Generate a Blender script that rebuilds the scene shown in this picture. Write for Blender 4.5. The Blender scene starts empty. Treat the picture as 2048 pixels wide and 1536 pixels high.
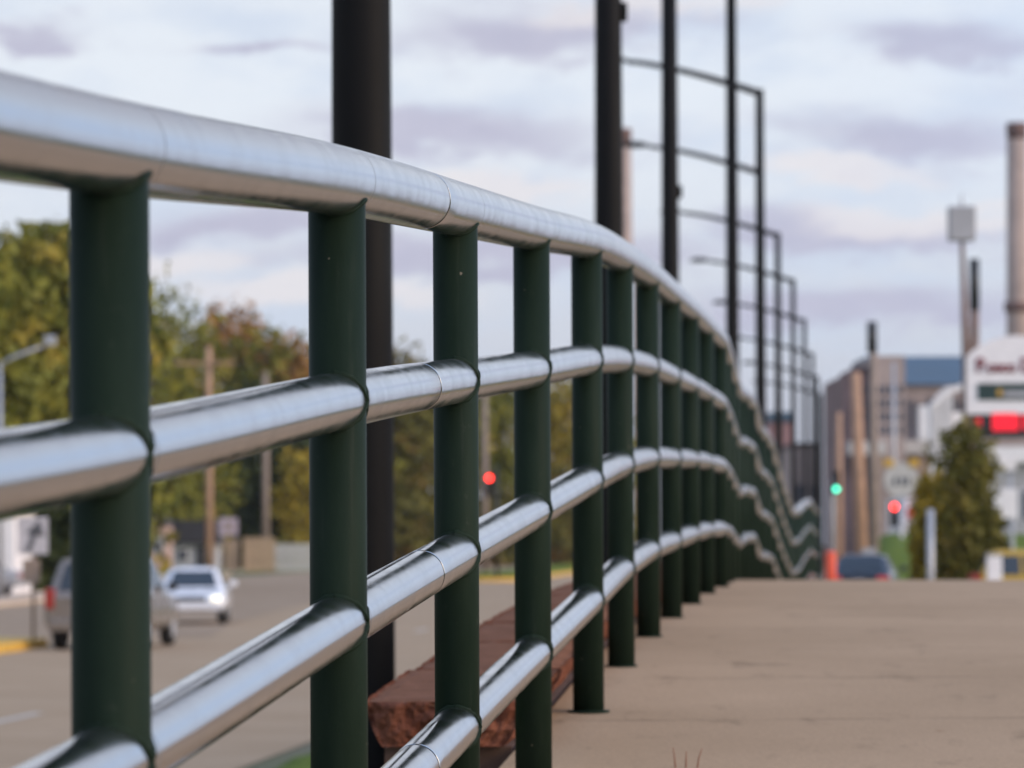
import bpy, bmesh, math, random
import numpy as np
from mathutils import Vector, Matrix, noise as mnoise
random.seed(7)
R = math.radians
scene = bpy.context.scene
COL = scene.collection

# ------------------------------------------------------------------ camera
F = 8400.0          # focal length in photograph pixels (2048 wide)
EYE = 2.1           # eye height above the roadway
HX, HY = 1024.0, 1080.0
ROLL = R(0.25)
camd = bpy.data.cameras.new("camera")
cam = bpy.data.objects.new("camera", camd)
COL.objects.link(cam)
camd.sensor_width = 36.0
camd.lens = F / 2048 * 36.0
camd.shift_y = (HY - 768) / 2048
camd.clip_start = 0.1
camd.clip_end = 6000
cam.location = (0, 0, EYE)
cam.rotation_euler = (math.pi / 2, ROLL, 0)
camd.dof.use_dof = True
camd.dof.focus_distance = 7.5
camd.dof.aperture_fstop = 7.8
camd.dof.aperture_blades = 0
scene.camera = cam

# ------------------------------------------------------------------ world
SUN_AZ, SUN_EL = R(112), R(20)     # clockwise from the view direction (+Y)
world = bpy.data.worlds.new("World")
scene.world = world
world.use_nodes = True
nt = world.node_tree
nt.nodes.clear()


class NG:
    """tiny helper for building node graphs"""
    def __init__(self, tree):
        self.t = tree

    def n(self, kind, **kw):
        nd = self.t.nodes.new(kind)
        for k, v in kw.items():
            setattr(nd, k, v)
        return nd

    def put(self, sock, v):
        if isinstance(v, bpy.types.NodeSocket):
            self.t.links.new(v, sock)
        elif v is not None:
            if sock.type == 'RGBA' and len(v) == 3:
                v = (*v, 1)
            sock.default_value = v

    def m(self, op, a, b=None, c=None):
        nd = self.n('ShaderNodeMath', operation=op)
        for i, v in enumerate((a, b, c)):
            if v is not None:
                self.put(nd.inputs[i], v)
        return nd.outputs[0]

    def mix(self, fac, a, b, blend='MIX'):
        nd = self.n('ShaderNodeMix', data_type='RGBA', blend_type=blend)
        self.put(nd.inputs[0], fac)
        self.put(nd.inputs[6], a)
        self.put(nd.inputs[7], b)
        return nd.outputs[2]

    def noise(self, vec, scale, detail=3, rough=0.55, dist=0.0):
        nd = self.n('ShaderNodeTexNoise')
        if vec is not None:
            self.put(nd.inputs['Vector'], vec)
        nd.inputs['Scale'].default_value = scale
        nd.inputs['Detail'].default_value = detail
        nd.inputs['Roughness'].default_value = rough
        nd.inputs['Distortion'].default_value = dist
        return nd.outputs['Fac']

    def ramp(self, fac, lo, hi, a=0.0, b=1.0):
        nd = self.n('ShaderNodeMapRange', interpolation_type='SMOOTHSTEP')
        self.put(nd.inputs[0], fac)
        for i, v in enumerate((lo, hi, a, b)):
            self.put(nd.inputs[i + 1], v)
        return nd.outputs[0]

    def scale(self, vec, s):
        nd = self.n('ShaderNodeMapping')
        self.put(nd.inputs['Vector'], vec)
        nd.inputs['Scale'].default_value = s
        return nd.outputs[0]


def build_world():
    g = NG(nt)
    tc = g.n('ShaderNodeTexCoord')
    sep = g.n('ShaderNodeSeparateXYZ')
    nt.links.new(tc.outputs['Generated'], sep.inputs[0])
    X, Y, Z = sep.outputs
    deg = 180 / math.pi
    az = g.m('MULTIPLY', g.m('ARCTAN2', X, Y), deg)
    el = g.m('MULTIPLY', g.m('ARCSINE', Z), deg)
    # cloud-shape distortion, stretched along the horizon
    cx = g.n('ShaderNodeCombineXYZ')
    nt.links.new(g.m('MULTIPLY', az, 0.42), cx.inputs[0])
    nt.links.new(g.m('MULTIPLY', el, 1.0), cx.inputs[1])
    n1 = g.noise(cx.outputs[0], 0.9, 5, 0.55)
    n2 = g.noise(cx.outputs[0], 0.55, 4, 0.5)
    n3 = g.noise(cx.outputs[0], 2.6, 4, 0.6)
    azd = g.m('ADD', az, g.m('MULTIPLY', g.m('SUBTRACT', n1, 0.5), 4.0))
    eld = g.m('ADD', el, g.m('ADD', g.m('MULTIPLY', g.m('SUBTRACT', n2, 0.5), 1.5), g.m('MULTIPLY', g.m('SUBTRACT', n3, 0.5), 0.7)))

    def blob(a0, e0, sa, se):
        da = g.m('DIVIDE', g.m('SUBTRACT', azd, a0), sa)
        de = g.m('DIVIDE', g.m('SUBTRACT', eld, e0), se)
        d2 = g.m('ADD', g.m('MULTIPLY', da, da), g.m('MULTIPLY', de, de))
        return g.m('EXPONENT', g.m('MULTIPLY', d2, -1.0))
    k = 0.00682

    def at(px, py, wx, wy):
        return ((px - 1024) * k, (1080 - py) * k, wx * k, wy * k)
    grey = None
    for p in (at(1080, 70, 300, 62), at(520, 95, 150, 20), at(1900, 90, 260, 40), at(900, 275, 330, 55),
              at(1850, 270, 330, 62), at(520, 440, 280, 48), at(1650, 470, 300, 40), at(100, 60, 130, 30),
              at(1000, 520, 500, 40), at(1700, 640, 400, 50), at(2500, 200, 400, 120), at(-500, 300, 400, 90)):
        b = blob(*p)
        grey = b if grey is None else g.m('MAXIMUM', grey, b)
    warm = None
    for p in (at(390, 520, 170, 40), at(950, 380, 230, 38), at(1700, 345, 200, 30), at(1850, 440, 260, 30),
              at(1300, 30, 200, 30), at(640, 590, 300, 35)):
        b = blob(*p)
        warm = b if warm is None else g.m('MAXIMUM', warm, b)
    # the sky all round: noise clouds on a plane overhead
    zz = g.m('ADD', g.m('MAXIMUM', Z, 0.0), 0.12)
    cp = g.n('ShaderNodeCombineXYZ')
    nt.links.new(g.m('DIVIDE', X, zz), cp.inputs[0])
    nt.links.new(g.m('DIVIDE', Y, zz), cp.inputs[1])
    nc = g.ramp(g.noise(cp.outputs[0], 1.1, 5, 0.55), 0.42, 0.66)
    high = g.ramp(el, 7.5, 16.0)
    sky = g.n('ShaderNodeTexSky', sky_type='NISHITA')
    sky.sun_disc = False
    sky.sun_elevation = SUN_EL
    sky.sun_rotation = SUN_AZ
    S = 10.0

    def c(r, gg, b):
        return (r * S, gg * S, b * S)
    clear_low = g.mix(g.ramp(el, 0.5, 6.5), c(.545, .575, .69), c(.83, .88, .955))
    clear = g.mix(g.ramp(el, 8, 40), clear_low, c(.30, .47, .82))
    gaps = g.noise(cx.outputs[0], 0.8, 4, 0.55)
    clear = g.mix(g.m('MULTIPLY', g.ramp(gaps, 0.42, 0.66), 0.6), clear, c(.60, .69, .86))
    base = g.mix(0.10, clear, sky.outputs[0])
    fine = g.noise(cx.outputs[0], 2.4, 5, 0.6)
    greyc = g.mix(fine, c(.44, .445, .585), c(.575, .57, .69))
    col = g.mix(g.m('MULTIPLY', g.ramp(g.m('ADD', grey, g.m('MULTIPLY', g.m('SUBTRACT', n3, 0.5), 0.7)), 0.05, 0.95), 0.95), base, greyc)
    col = g.mix(g.m('MULTIPLY', g.ramp(warm, 0.15, 0.9), 0.7), col, c(.82, .775, .785))
    col2 = g.mix(g.m('MULTIPLY', nc, 0.5), base, c(.56, .61, .73))
    col = g.mix(high, col, col2)
    # cloud bank overhead and a blue opening ahead to the right
    col = g.mix(g.m('MULTIPLY', blob(-4, 15.5, 17, 5.0), 0.85), col, c(.42, .42, .49))
    col = g.mix(g.m('MULTIPLY', blob(19, 8, 9, 6.0), 0.85), col, c(.53, .69, .98))
    # brighter towards the sun behind its cloud
    dn = g.n('ShaderNodeVectorMath', operation='DOT_PRODUCT')
    nt.links.new(tc.outputs['Generated'], dn.inputs[0])
    dn.inputs[1].default_value = (math.sin(SUN_AZ) * math.cos(R(35)), math.cos(SUN_AZ) * math.cos(R(35)), math.sin(R(35)))
    gain = g.ramp(dn.outputs['Value'], 0.15, 0.98, 1.0, 2.1)
    gc = g.n('ShaderNodeCombineColor')
    for i in range(3):
        nt.links.new(gain, gc.inputs[i])
    col = g.mix(1.0, col, gc.outputs[0], 'MULTIPLY')
    bg = g.n('ShaderNodeBackground')
    nt.links.new(col, bg.inputs[0])
    bg.inputs[1].default_value = 0.1
    out = g.n('ShaderNodeOutputWorld')
    nt.links.new(bg.outputs[0], out.inputs[0])


build_world()

sund = bpy.data.lights.new("sun", 'SUN')
sund.energy = 2.0
sund.angle = R(30)
sund.color = (1.0, 0.74, 0.48)
sun = bpy.data.objects.new("sun", sund)
COL.objects.link(sun)
sv = Vector((math.sin(SUN_AZ) * math.cos(SUN_EL), math.cos(SUN_AZ) * math.cos(SUN_EL), math.sin(SUN_EL)))
sun.rotation_euler = sv.to_track_quat('Z', 'Y').to_euler()
sun.location = (30, -10, 40)

scene.view_settings.view_transform = 'Standard'
scene.view_settings.look = 'None'
scene.view_settings.exposure = 0.08
scene.view_settings.gamma = 1.0
scene.render.engine = 'CYCLES'
scene.cycles.use_denoising = True
scene.cycles.max_bounces = 8


# ------------------------------------------------------------------ helpers
def P(px, py, Z):
    """point at distance Z seen at photograph pixel (px, py)"""
    a, b = px - HX, py - HY
    dx = a * math.cos(ROLL) - b * math.sin(ROLL)
    dy = a * math.sin(ROLL) + b * math.cos(ROLL)
    return Vector((dx / F * Z, Z, EYE - dy / F * Z))


def PX(px, Z):
    return (px - HX) / F * Z


def mat(name, color, rough=0.6, metal=0.0, var=0.15, scale=3.0, bump=0.0, bscale=40.0, color2=None, emit=None,
        estr=0.0, spec=0.5, detail=4, coat=0.0):
    m = bpy.data.materials.new(name)
    m.use_nodes = True
    t = m.node_tree
    g = NG(t)
    bs = t.nodes['Principled BSDF']
    tc = g.n('ShaderNodeTexCoord')
    nz = g.noise(tc.outputs['Object'], scale, detail, 0.6)
    f = g.ramp(nz, 0.3, 0.7)
    if color2 is None:
        color2 = tuple(min(1, x * (1 + var)) for x in color)
        color = tuple(x * (1 - var) for x in color)
    t.links.new(g.mix(f, color, color2), bs.inputs['Base Color'])
    t.links.new(g.ramp(nz, 0.2, 0.8, max(0.02, rough - 0.08), min(1, rough + 0.08)), bs.inputs['Roughness'])
    bs.inputs['Metallic'].default_value = metal
    bs.inputs['Specular IOR Level'].default_value = spec
    bs.inputs['Coat Weight'].default_value = coat
    if bump:
        bn = g.n('ShaderNodeBump')
        bn.inputs['Strength'].default_value = bump
        bn.inputs['Distance'].default_value = 0.01
        t.links.new(g.noise(tc.outputs['Object'], bscale, 4, 0.6), bn.inputs['Height'])
        t.links.new(bn.outputs[0], bs.inputs['Normal'])
    if emit:
        bs.inputs['Emission Color'].default_value = (*emit, 1)
        bs.inputs['Emission Strength'].default_value = estr
    return m


def obj(name, bm, m, parent=None, smooth=False):
    me = bpy.data.meshes.new(name)
    if bm is not None:
        bm.to_mesh(me)
        bm.free()
    for x in (m if isinstance(m, (list, tuple)) else [m]):
        me.materials.append(x)
    if smooth:
        me.shade_smooth()
    o = bpy.data.objects.new(name, me)
    COL.objects.link(o)
    if parent is not None:
        o.parent = parent
    return o


def tag(o, label=None, cat=None, group=None, kind=None):
    if label:
        o['label'] = label
    if cat:
        o['category'] = cat
    if group:
        o['group'] = group
    if kind:
        o['kind'] = kind
    return o


def thing(name, label, cat, loc=(0, 0, 0), rz=0.0, group=None):
    o = bpy.data.objects.new(name, None)
    COL.objects.link(o)
    o.location = loc
    o.rotation_euler = (0, 0, rz)
    o.empty_display_size = 0.2
    return tag(o, label, cat, group)


def copy_tree(o, parent=None):
    c = o.copy()
    COL.objects.link(c)
    if parent is not None:
        c.parent = parent
    for ch in list(o.children):
        copy_tree(ch, c)
    return c


def box(bm, x0, x1, y0, y1, z0, z1, mi=0):
    v = [bm.verts.new(p) for p in ((x0, y0, z0), (x1, y0, z0), (x1, y1, z0), (x0, y1, z0),
                                   (x0, y0, z1), (x1, y0, z1), (x1, y1, z1), (x0, y1, z1))]
    for q in ((3, 2, 1, 0), (4, 5, 6, 7), (0, 1, 5, 4), (1, 2, 6, 5), (2, 3, 7, 6), (3, 0, 4, 7)):
        f = bm.faces.new([v[i] for i in q])
        f.material_index = mi
    return v


def bbox(x0, x1, y0, y1, z0, z1, bev=0.0, seg=2):
    bm = bmesh.new()
    box(bm, x0, x1, y0, y1, z0, z1)
    if bev:
        bmesh.ops.bevel(bm, geom=bm.edges[:], offset=bev, segments=seg, affect='EDGES', profile=0.6)
    return bm


def tube(bm, pts, radii, seg=16, uv=None, mats=None, cap=True):
    """tube through pts; uv layer gets (length along, angle)"""
    pts = [Vector(p) for p in pts]
    n = len(pts)
    if not isinstance(radii, (list, tuple)):
        radii = [radii] * n
    rings, L = [], [0.0]
    up0 = None
    for i in range(n):
        t = (pts[min(i + 1, n - 1)] - pts[max(i - 1, 0)]).normalized()
        if up0 is None:
            ref = Vector((0, 0, 1)) if abs(t.z) < 0.9 else Vector((1, 0, 0))
            up0 = (ref - t * ref.dot(t)).normalized()
        up0 = (up0 - t * up0.dot(t)).normalized()
        sd = t.cross(up0)
        rings.append([bm.verts.new(pts[i] + (up0 * math.cos(a) + sd * math.sin(a)) * radii[i])
                      for a in (2 * math.pi * k / seg for k in range(seg))])
        if i:
            L.append(L[-1] + (pts[i] - pts[i - 1]).length)
    for i in range(n - 1):
        for k in range(seg):
            k2 = (k + 1) % seg
            f = bm.faces.new((rings[i][k], rings[i][k2], rings[i + 1][k2], rings[i + 1][k]))
            f.smooth = True
            if mats:
                f.material_index = mats[i]
            if uv:
                for lp, (l, a) in zip(f.loops, ((L[i], k), (L[i], k + 1), (L[i + 1], k + 1), (L[i + 1], k))):
                    lp[uv].uv = (l, a / seg)
    if cap:
        bm.faces.new(rings[0][::-1])
        bm.faces.new(rings[-1])


def cyl(r0, r1, z0, z1, seg=20, x=0, y=0):
    bm = bmesh.new()
    tube(bm, [(x, y, z0), (x, y, z1)], [r0, r1], seg)
    return bm


# ------------------------------------------------------------------ materials
def concrete_mat(name, a, b, joint=None, stain=0.5, rough=0.85, dirx=0.0864):
    m = bpy.data.materials.new(name)
    m.use_nodes = True
    t = m.node_tree
    g = NG(t)
    bs = t.nodes['Principled BSDF']
    tc = g.n('ShaderNodeTexCoord')
    p = tc.outputs['Object']
    big = g.noise(p, 0.5, 4, 0.6)
    mid = g.noise(g.scale(p, (2.2, 1.0, 1.0)), 2.6, 5, 0.65, 0.4)
    fine = g.noise(p, 90, 3, 0.7)
    col = g.mix(g.ramp(big, 0.3, 0.7), a, b)
    dark = tuple(x * 0.66 for x in a)
    col = g.mix(g.m('MULTIPLY', g.ramp(mid, 0.56, 0.75), stain), col, dark)
    spots = g.ramp(g.noise(p, 7.0, 3, 0.6, 1.0), 0.70, 0.80)
    col = g.mix(g.m('MULTIPLY', spots, stain * 0.9), col, (dark[0], dark[1] * .8, dark[2] * .7))
    speck = g.ramp(fine, 0.35, 0.65, 0.90, 1.10)
    sp = g.n('ShaderNodeCombineColor')
    for i in range(3):
        t.links.new(speck, sp.inputs[i])
    col = g.mix(1.0, col, sp.outputs[0], 'MULTIPLY')
    h = g.m('MULTIPLY', fine, 0.3)
    if joint:
        sx = g.n('ShaderNodeSeparateXYZ')
        t.links.new(p, sx.inputs[0])
        # skewed a little across the path, as tooled joints are
        q = g.m('ADD', sx.outputs[1], g.m('MULTIPLY', sx.outputs[0], -dirx))
        q = g.m('ADD', q, g.m('MULTIPLY', g.m('SUBTRACT', g.noise(p, 3, 2), 0.5), 0.03))
        fr = g.m('PINGPONG', g.m('ADD', q, joint[1]), joint[0] / 2)
        ln = g.ramp(fr, 0.008, 0.028, 1.0, 0.0)
        ln = g.m('MULTIPLY', ln, g.ramp(g.noise(p, 1.6, 2), 0.35, 0.6, 0.15, 1.0))
        col = g.mix(g.m('MULTIPLY', ln, 0.55), col, tuple(x * 0.6 for x in dark))
        h = g.m('SUBTRACT', h, ln)
    t.links.new(col, bs.inputs['Base Color'])
    bs.inputs['Roughness'].default_value = rough
    bs.inputs['Specular IOR Level'].default_value = 0.08
    bn = g.n('ShaderNodeBump')
    bn.inputs['Strength'].default_value = 0.5
    bn.inputs['Distance'].default_value = 0.004
    t.links.new(h, bn.inputs['Height'])
    t.links.new(bn.outputs[0], bs.inputs['Normal'])
    return m


def pipe_mat():
    m = bpy.data.materials.new("brushed_pipe_metal")
    m.use_nodes = True
    t = m.node_tree
    g = NG(t)
    bs = t.nodes['Principled BSDF']
    uv = g.n('ShaderNodeUVMap')
    u = uv.outputs[0]
    tc = g.n('ShaderNodeTexCoord')
    # hand-polishing rings (across the pipe), in patches
    rings = g.noise(g.scale(u, (60, 1.5, 1)), 1.0, 4, 0.65)
    patch = g.ramp(g.noise(g.scale(u, (1.3, 1.0, 1)), 1.6, 3, 0.6), 0.5, 0.66)
    su = g.n('ShaderNodeSeparateXYZ')
    t.links.new(u, su.inputs[0])
    near = g.ramp(g.m('PINGPONG', g.m('SUBTRACT', su.outputs[0], 0.10), 0.917), 0.05, 0.34, 1.0, 0.12)
    smear = g.m('MULTIPLY', g.m('MULTIPLY', g.ramp(rings, 0.50, 0.70), patch), near)
    long_ = g.noise(g.scale(u, (1.2, 120, 1)), 1.0, 3, 0.6)
    fog = g.noise(tc.outputs['Object'], 9, 4, 0.6)
    col = g.mix(g.m('MULTIPLY', smear, 0.55), (.615, .61, .605), (.36, .36, .37))
    col = g.mix(g.m('MULTIPLY', g.ramp(fog, 0.45, 0.75), 0.20), col, (.50, .485, .47))
    t.links.new(col, bs.inputs['Base Color'])
    bs.inputs['Metallic'].default_value = 1.0
    bs.inputs['Specular Tint'].default_value = (.93, .93, .94, 1)
    rg = g.m('ADD', g.ramp(fog, 0.3, 0.7, 0.125, 0.205), g.m('MULTIPLY', smear, 0.16))
    t.links.new(rg, bs.inputs['Roughness'])
    bn = g.n('ShaderNodeBump')
    bn.inputs['Strength'].default_value = 0.07
    bn.inputs['Distance'].default_value = 0.002
    hh = g.m('ADD', g.m('MULTIPLY', long_, 0.25), g.m('ADD', g.m('MULTIPLY', rings, 0.35),
             g.m('MULTIPLY', g.noise(tc.outputs['Object'], 5, 2), 2.0)))
    t.links.new(hh, bn.inputs['Height'])
    t.links.new(bn.outputs[0], bs.inputs['Normal'])
    return m


M = {}
M['pipe'] = pipe_mat()
M['weld'] = mat('dull_weld_ring', (.20, .19, .185), 0.5, metal=1.0, var=0.3, scale=30)
M['gap'] = mat('splice_shadow_steel', (.008, .008, .008), 0.9, spec=0.05)
def paint_mat():
    m = bpy.data.materials.new('dark_green_paint')
    m.use_nodes = True
    t = m.node_tree
    g = NG(t)
    bs = t.nodes['Principled BSDF']
    p = g.n('ShaderNodeTexCoord').outputs['Object']
    cloud = g.noise(g.scale(p, (1, 1, .25)), 9, 5, .65)
    col = g.mix(g.ramp(cloud, .3, .7), (.0100, .0185, .0122), (.0155, .0262, .0175))
    dust = g.ramp(g.noise(p, 45, 5, .7), .60, .80)
    col = g.mix(g.m('MULTIPLY', dust, .22), col, (.085, .09, .075))
    drip = g.ramp(g.noise(g.scale(p, (1, 1, .06)), 55, 3, .6), .60, .75)
    col = g.mix(g.m('MULTIPLY', drip, .18), col, (.05, .055, .045))
    chip = g.ramp(g.noise(p, 70, 2, .5), .765, .79)
    col = g.mix(g.m('MULTIPLY', chip, .8), col, (.20, .17, .13))
    t.links.new(col, bs.inputs['Base Color'])
    t.links.new(g.ramp(cloud, .2, .8, .42, .58), bs.inputs['Roughness'])
    bs.inputs['Specular IOR Level'].default_value = .04
    bn = g.n('ShaderNodeBump')
    bn.inputs['Strength'].default_value = .12
    bn.inputs['Distance'].default_value = .003
    t.links.new(g.noise(p, 240, 3, .6), bn.inputs['Height'])
    t.links.new(bn.outputs[0], bs.inputs['Normal'])
    return m


M['green'] = paint_mat()
M['bronze'] = mat('black_bronze_paint', (.0085, .0078, .0075), 0.6, var=0.15, scale=2, spec=0.10)
M['walk'] = concrete_mat('sidewalk_concrete', (.338, .228, .140), (.405, .276, .174), joint=(1.52, 0.46), stain=0.8)
M['slab'] = concrete_mat('slab_side_concrete', (.30, .27, .24), (.36, .32, .28), stain=0.6)
M['asphalt'] = concrete_mat('worn_asphalt', (.335, .235, .148), (.385, .275, .18), stain=0.35)
M['road2'] = concrete_mat('grey_asphalt', (.285, .205, .138), (.33, .24, .165), stain=0.3)
M['concrete'] = concrete_mat('kerb_concrete', (.48, .365, .275), (.54, .42, .32), stain=0.4)
M['white_line'] = mat('road_paint', (.46, .41, .36), 0.7, var=0.15, scale=8)
M['yellow'] = mat('yellow_kerb_paint', (.62, .36, .05), 0.65, var=0.15, scale=4)
M['grass'] = mat('grass_turf', (.075, .112, .012), 0.9, color2=(.145, .185, .026), scale=2.2, bump=1.0, bscale=30, spec=0.1)
M['ground'] = mat('dry_ground', (.16, .14, .10), 0.95, color2=(.12, .135, .06), scale=0.05, bump=0.4, spec=0.1)
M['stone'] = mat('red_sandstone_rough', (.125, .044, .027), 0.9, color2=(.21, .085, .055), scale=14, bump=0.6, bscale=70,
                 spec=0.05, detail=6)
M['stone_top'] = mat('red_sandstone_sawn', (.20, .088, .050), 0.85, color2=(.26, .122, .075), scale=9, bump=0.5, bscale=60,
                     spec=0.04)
M['stone_dark'] = mat('wall_stone', (.10, .055, .04), 0.95, color2=(.15, .09, .07), scale=6, bump=0.6, bscale=14)


def foliage(name, a, b, c):
    m = bpy.data.materials.new(name)
    m.use_nodes = True
    t = m.node_tree
    g = NG(t)
    bs = t.nodes['Principled BSDF']
    tc = g.n('ShaderNodeTexCoord')
    n = g.noise(tc.outputs['Object'], 0.9, 3, 0.6)
    n2 = g.noise(tc.outputs['Object'], 0.33, 2, 0.5)
    col = g.mix(g.ramp(n, 0.35, 0.65), a, b)
    col = g.mix(g.ramp(n2, 0.52, 0.68), col, c)
    t.links.new(col, bs.inputs['Base Color'])
    bs.inputs['Roughness'].default_value = 0.7
    bs.inputs['Specular IOR Level'].default_value = 0.2
    bs.inputs['Transmission Weight'].default_value = 0.0
    return m


M['olive'] = foliage('olive_leaves', (.105, .112, .016), (.215, .20, .026), (.29, .215, .03))
M['dkgreen'] = foliage('dark_evergreen_leaves', (.024, .036, .010), (.055, .068, .016), (.05, .058, .014))
M['orange'] = foliage('orange_autumn_leaves', (.28, .13, .03), (.36, .17, .045), (.16, .13, .03))
M['yellow_leaf'] = foliage('yellow_autumn_leaves', (.24, .18, .02), (.32, .23, .025), (.13, .13, .02))
M['bush'] = foliage('olive_brown_leaves', (.085, .078, .013), (.16, .135, .022), (.18, .095, .022))
M['bark'] = mat('tree_bark', (.10, .075, .055), 0.95, var=0.3, scale=8, bump=0.6)
M['wood'] = mat('weathered_pole_wood', (.42, .25, .16), 0.9, var=0.2, scale=3, bump=0.3)
M['wood_grey'] = mat('grey_pole_wood', (.27, .205, .165), 0.9, var=0.2, scale=3, bump=0.3)
M['wood_brown'] = mat('brown_pole_wood', (.19, .125, .10), 0.9, var=0.15, scale=3, bump=0.3)
M['steel'] = mat('galvanised_steel', (.42, .42, .44), 0.45, metal=0.4, var=0.1)
M['black'] = mat('black_enamel', (.015, .015, .016), 0.5)
M['rubber'] = mat('tyre_rubber', (.012, .012, .012), 0.85)
M['glass_dark'] = mat('dark_car_glass', (.018, .022, .026), 0.08, var=0.05, spec=0.8)
M['white_paint'] = mat('white_car_paint', (.74, .73, .75), 0.25, var=0.03, coat=0.6)
M['beige_paint'] = mat('beige_car_paint', (.215, .18, .155), 0.28, metal=0.25, var=0.05, coat=0.6)
M['blue_paint'] = mat('navy_car_paint', (.007, .008, .020), 0.25, var=0.05, coat=0.7)
M['red_lens'] = mat('red_tail_lens', (.30, .02, .012), 0.3, var=0.05, emit=(1, .06, .03), estr=0.0)
M['red_lens_lit'] = mat('lit_red_tail_lens', (.45, .03, .02), 0.2, var=0.05, emit=(1, .10, .08), estr=0.25)
M['head_lit'] = mat('lit_headlamp', (.9, .88, .8), 0.2, var=0.02, emit=(1, .93, .70), estr=1.1)
M['head_off'] = mat('headlamp_glass', (.55, .55, .55), 0.15, var=0.05)
M['sig_red'] = mat('lit_red_signal_lens', (.6, .03, .03), 0.3, var=0.02, emit=(1, .03, .022), estr=11.0)
M['sig_green'] = mat('lit_green_signal_lens', (.03, .5, .3), 0.3, var=0.02, emit=(.05, .66, .42), estr=6.0)
M['sig_off'] = mat('unlit_signal_lens', (.03, .02, .015), 0.4)
M['white'] = mat('white_sign_enamel', (.86, .81, .80), 0.5, var=0.05)
M['white_wall'] = mat('white_siding', (.80, .76, .75), 0.7, var=0.06, scale=1)
M['sign_grey'] = mat('weathered_sign_sheet', (.50, .47, .49), 0.5, var=0.08)
M['maroon'] = mat('maroon_lettering', (.20, .02, .03), 0.5)
M['teal_dark'] = mat('dark_green_board', (.018, .045, .04), 0.5)
M['led_red'] = mat('lit_red_display', (.4, .01, .02), 0.4, var=0.02, emit=(1, .008, .03), estr=0.8)
M['roof_teal'] = mat('blue_green_metal_roof', (.055, .10, .145), 0.6, var=0.12, scale=0.1)
M['brick_red'] = mat('dark_red_brick', (.19, .12, .115), 0.9, var=0.3, scale=0.3)
M['brick_tan'] = mat('tan_brick', (.36, .28, .25), 0.9, var=0.2, scale=0.2)
M['dark_bay'] = mat('shaded_window_glass', (.06, .06, .075), 0.5, var=0.2, scale=0.2)
M['stack'] = mat('chimney_brick', (.36, .27, .225), 0.9, var=0.12, scale=0.4)
M['stack_dark'] = mat('sooty_chimney_brick', (.17, .10, .085), 0.9, var=0.12, scale=0.4)
M['tan_fence'] = mat('tan_fence_boards', (.40, .275, .17), 0.85, var=0.12, scale=2)
M['grey_fence'] = mat('whitewashed_boards', (.52, .49, .46), 0.85, var=0.12, scale=2)
M['orange_plastic'] = mat('orange_marker_plastic', (.72, .085, .035), 0.5, var=0.05)
M['yellow_paint'] = mat('yellow_machine_paint', (.46, .28, .02), 0.4, var=0.08)
M['grey_wall'] = mat('grey_stucco', (.40, .39, .40), 0.8, var=0.1, scale=0.5)
M['shingle'] = mat('dark_shingles', (.035, .032, .035), 0.9, var=0.3, scale=3)
M['red_fascia'] = mat('red_shop_fascia', (.55, .03, .03), 0.4, var=0.05, emit=(1, .03, .04), estr=0.35)

# ------------------------------------------------------------------ profiles (heights relative to the eye)
FX = 0.0864                                    # heading of the path and railing (x per metre of distance)
walk_pts = [(-12, -1.86), (0, -1.16), (4.67, -.905), (6.5, -.785), (8.33, -.682), (10.16, -.585), (12, -.489), (13.8, -.416),
            (15.6, -.362), (17.5, -.325), (19.3, -.296), (21.1, -.272), (23, -.260), (25, -.252), (26.8, -.256), (28, -.285),
            (30, -.34), (34, -.47), (40, -.70), (49, -1.10), (60, -1.02), (75, -1.4), (100, -2.05), (110, -2.12)]
fence_pts = [(-12, -1.86), (0, -1.16), (4.67, -.900), (6.5, -.782), (8.33, -.682), (10.16, -.585), (12, -.484), (13.8, -.408),
             (15.6, -.352), (17.5, -.317), (19.3, -.287), (21.1, -.265), (23, -.256), (24.8, -.27), (26.6, -.315), (28.4, -.345),
             (30.2, -.30), (31.8, -.275), (34, -.46), (37, -.45), (42, -.80), (47, -1.05), (50, -1.03), (54, -.92), (59.5, -.82), (62, -.88),
             (66, -.92), (80, -1.0)]


def lerp_tab(tab, v):
    xs = [a for a, b in tab]
    ys = [b for a, b in tab]
    return float(np.interp(v, xs, ys))


def smooth_tab(tab, v, h=0.8):
    return (lerp_tab(tab, v - h) + 2 * lerp_tab(tab, v) + lerp_tab(tab, v + h)) / 4


S_POST = 1.83
post_px = {1: 223, 2: 677, 3: 913, 4: 1065, 5: 1175, 6: 1241, 7: 1295.5, 8: 1341.5, 9: 1380, 10: 1411, 11: 1440}
posts = []                                        # (Z, x)
for n in range(0, 36):
    Z = (2.55 + n - 1) * S_POST
    if n in post_px:
        py = 1080 - (lerp_tab(fence_pts, Z) + 0.7) * F / Z
        x = P(post_px[n], py, Z).x
    else:
        x = FX * Z - 0.848
        if n > 11:
            x -= 0.10 * min(1, (Z - 23) / 6) * (1 if Z < 50 else 0.9)
    posts.append((Z, x))
posts[0] = (posts[0][0], posts[1][1] - (posts[2][1] - posts[1][1]) - 0.012)
post_tab = [(-12, posts[0][1] - FX * (posts[0][0] + 12))] + posts + [(90, FX * 90 - .9)]


def fence_x(Z):
    return lerp_tab(post_tab, Z)


# ------------------------------------------------------------------ setting
def sheet(name, pts, m, z=None):
    bm = bmesh.new()
    bm.faces.new([bm.verts.new(p if z is None else (p[0], p[1], z)) for p in pts])
    bmesh.ops.recalc_face_normals(bm, faces=bm.faces[:])
    for f in bm.faces:
        if f.normal.z < 0:
            f.normal_flip()
    o = obj(name, bm, m)
    return tag(o, kind='structure')


RD = 0.0793                                       # heading of the roadway


def U(u, Z):
    return u + RD * Z


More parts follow.
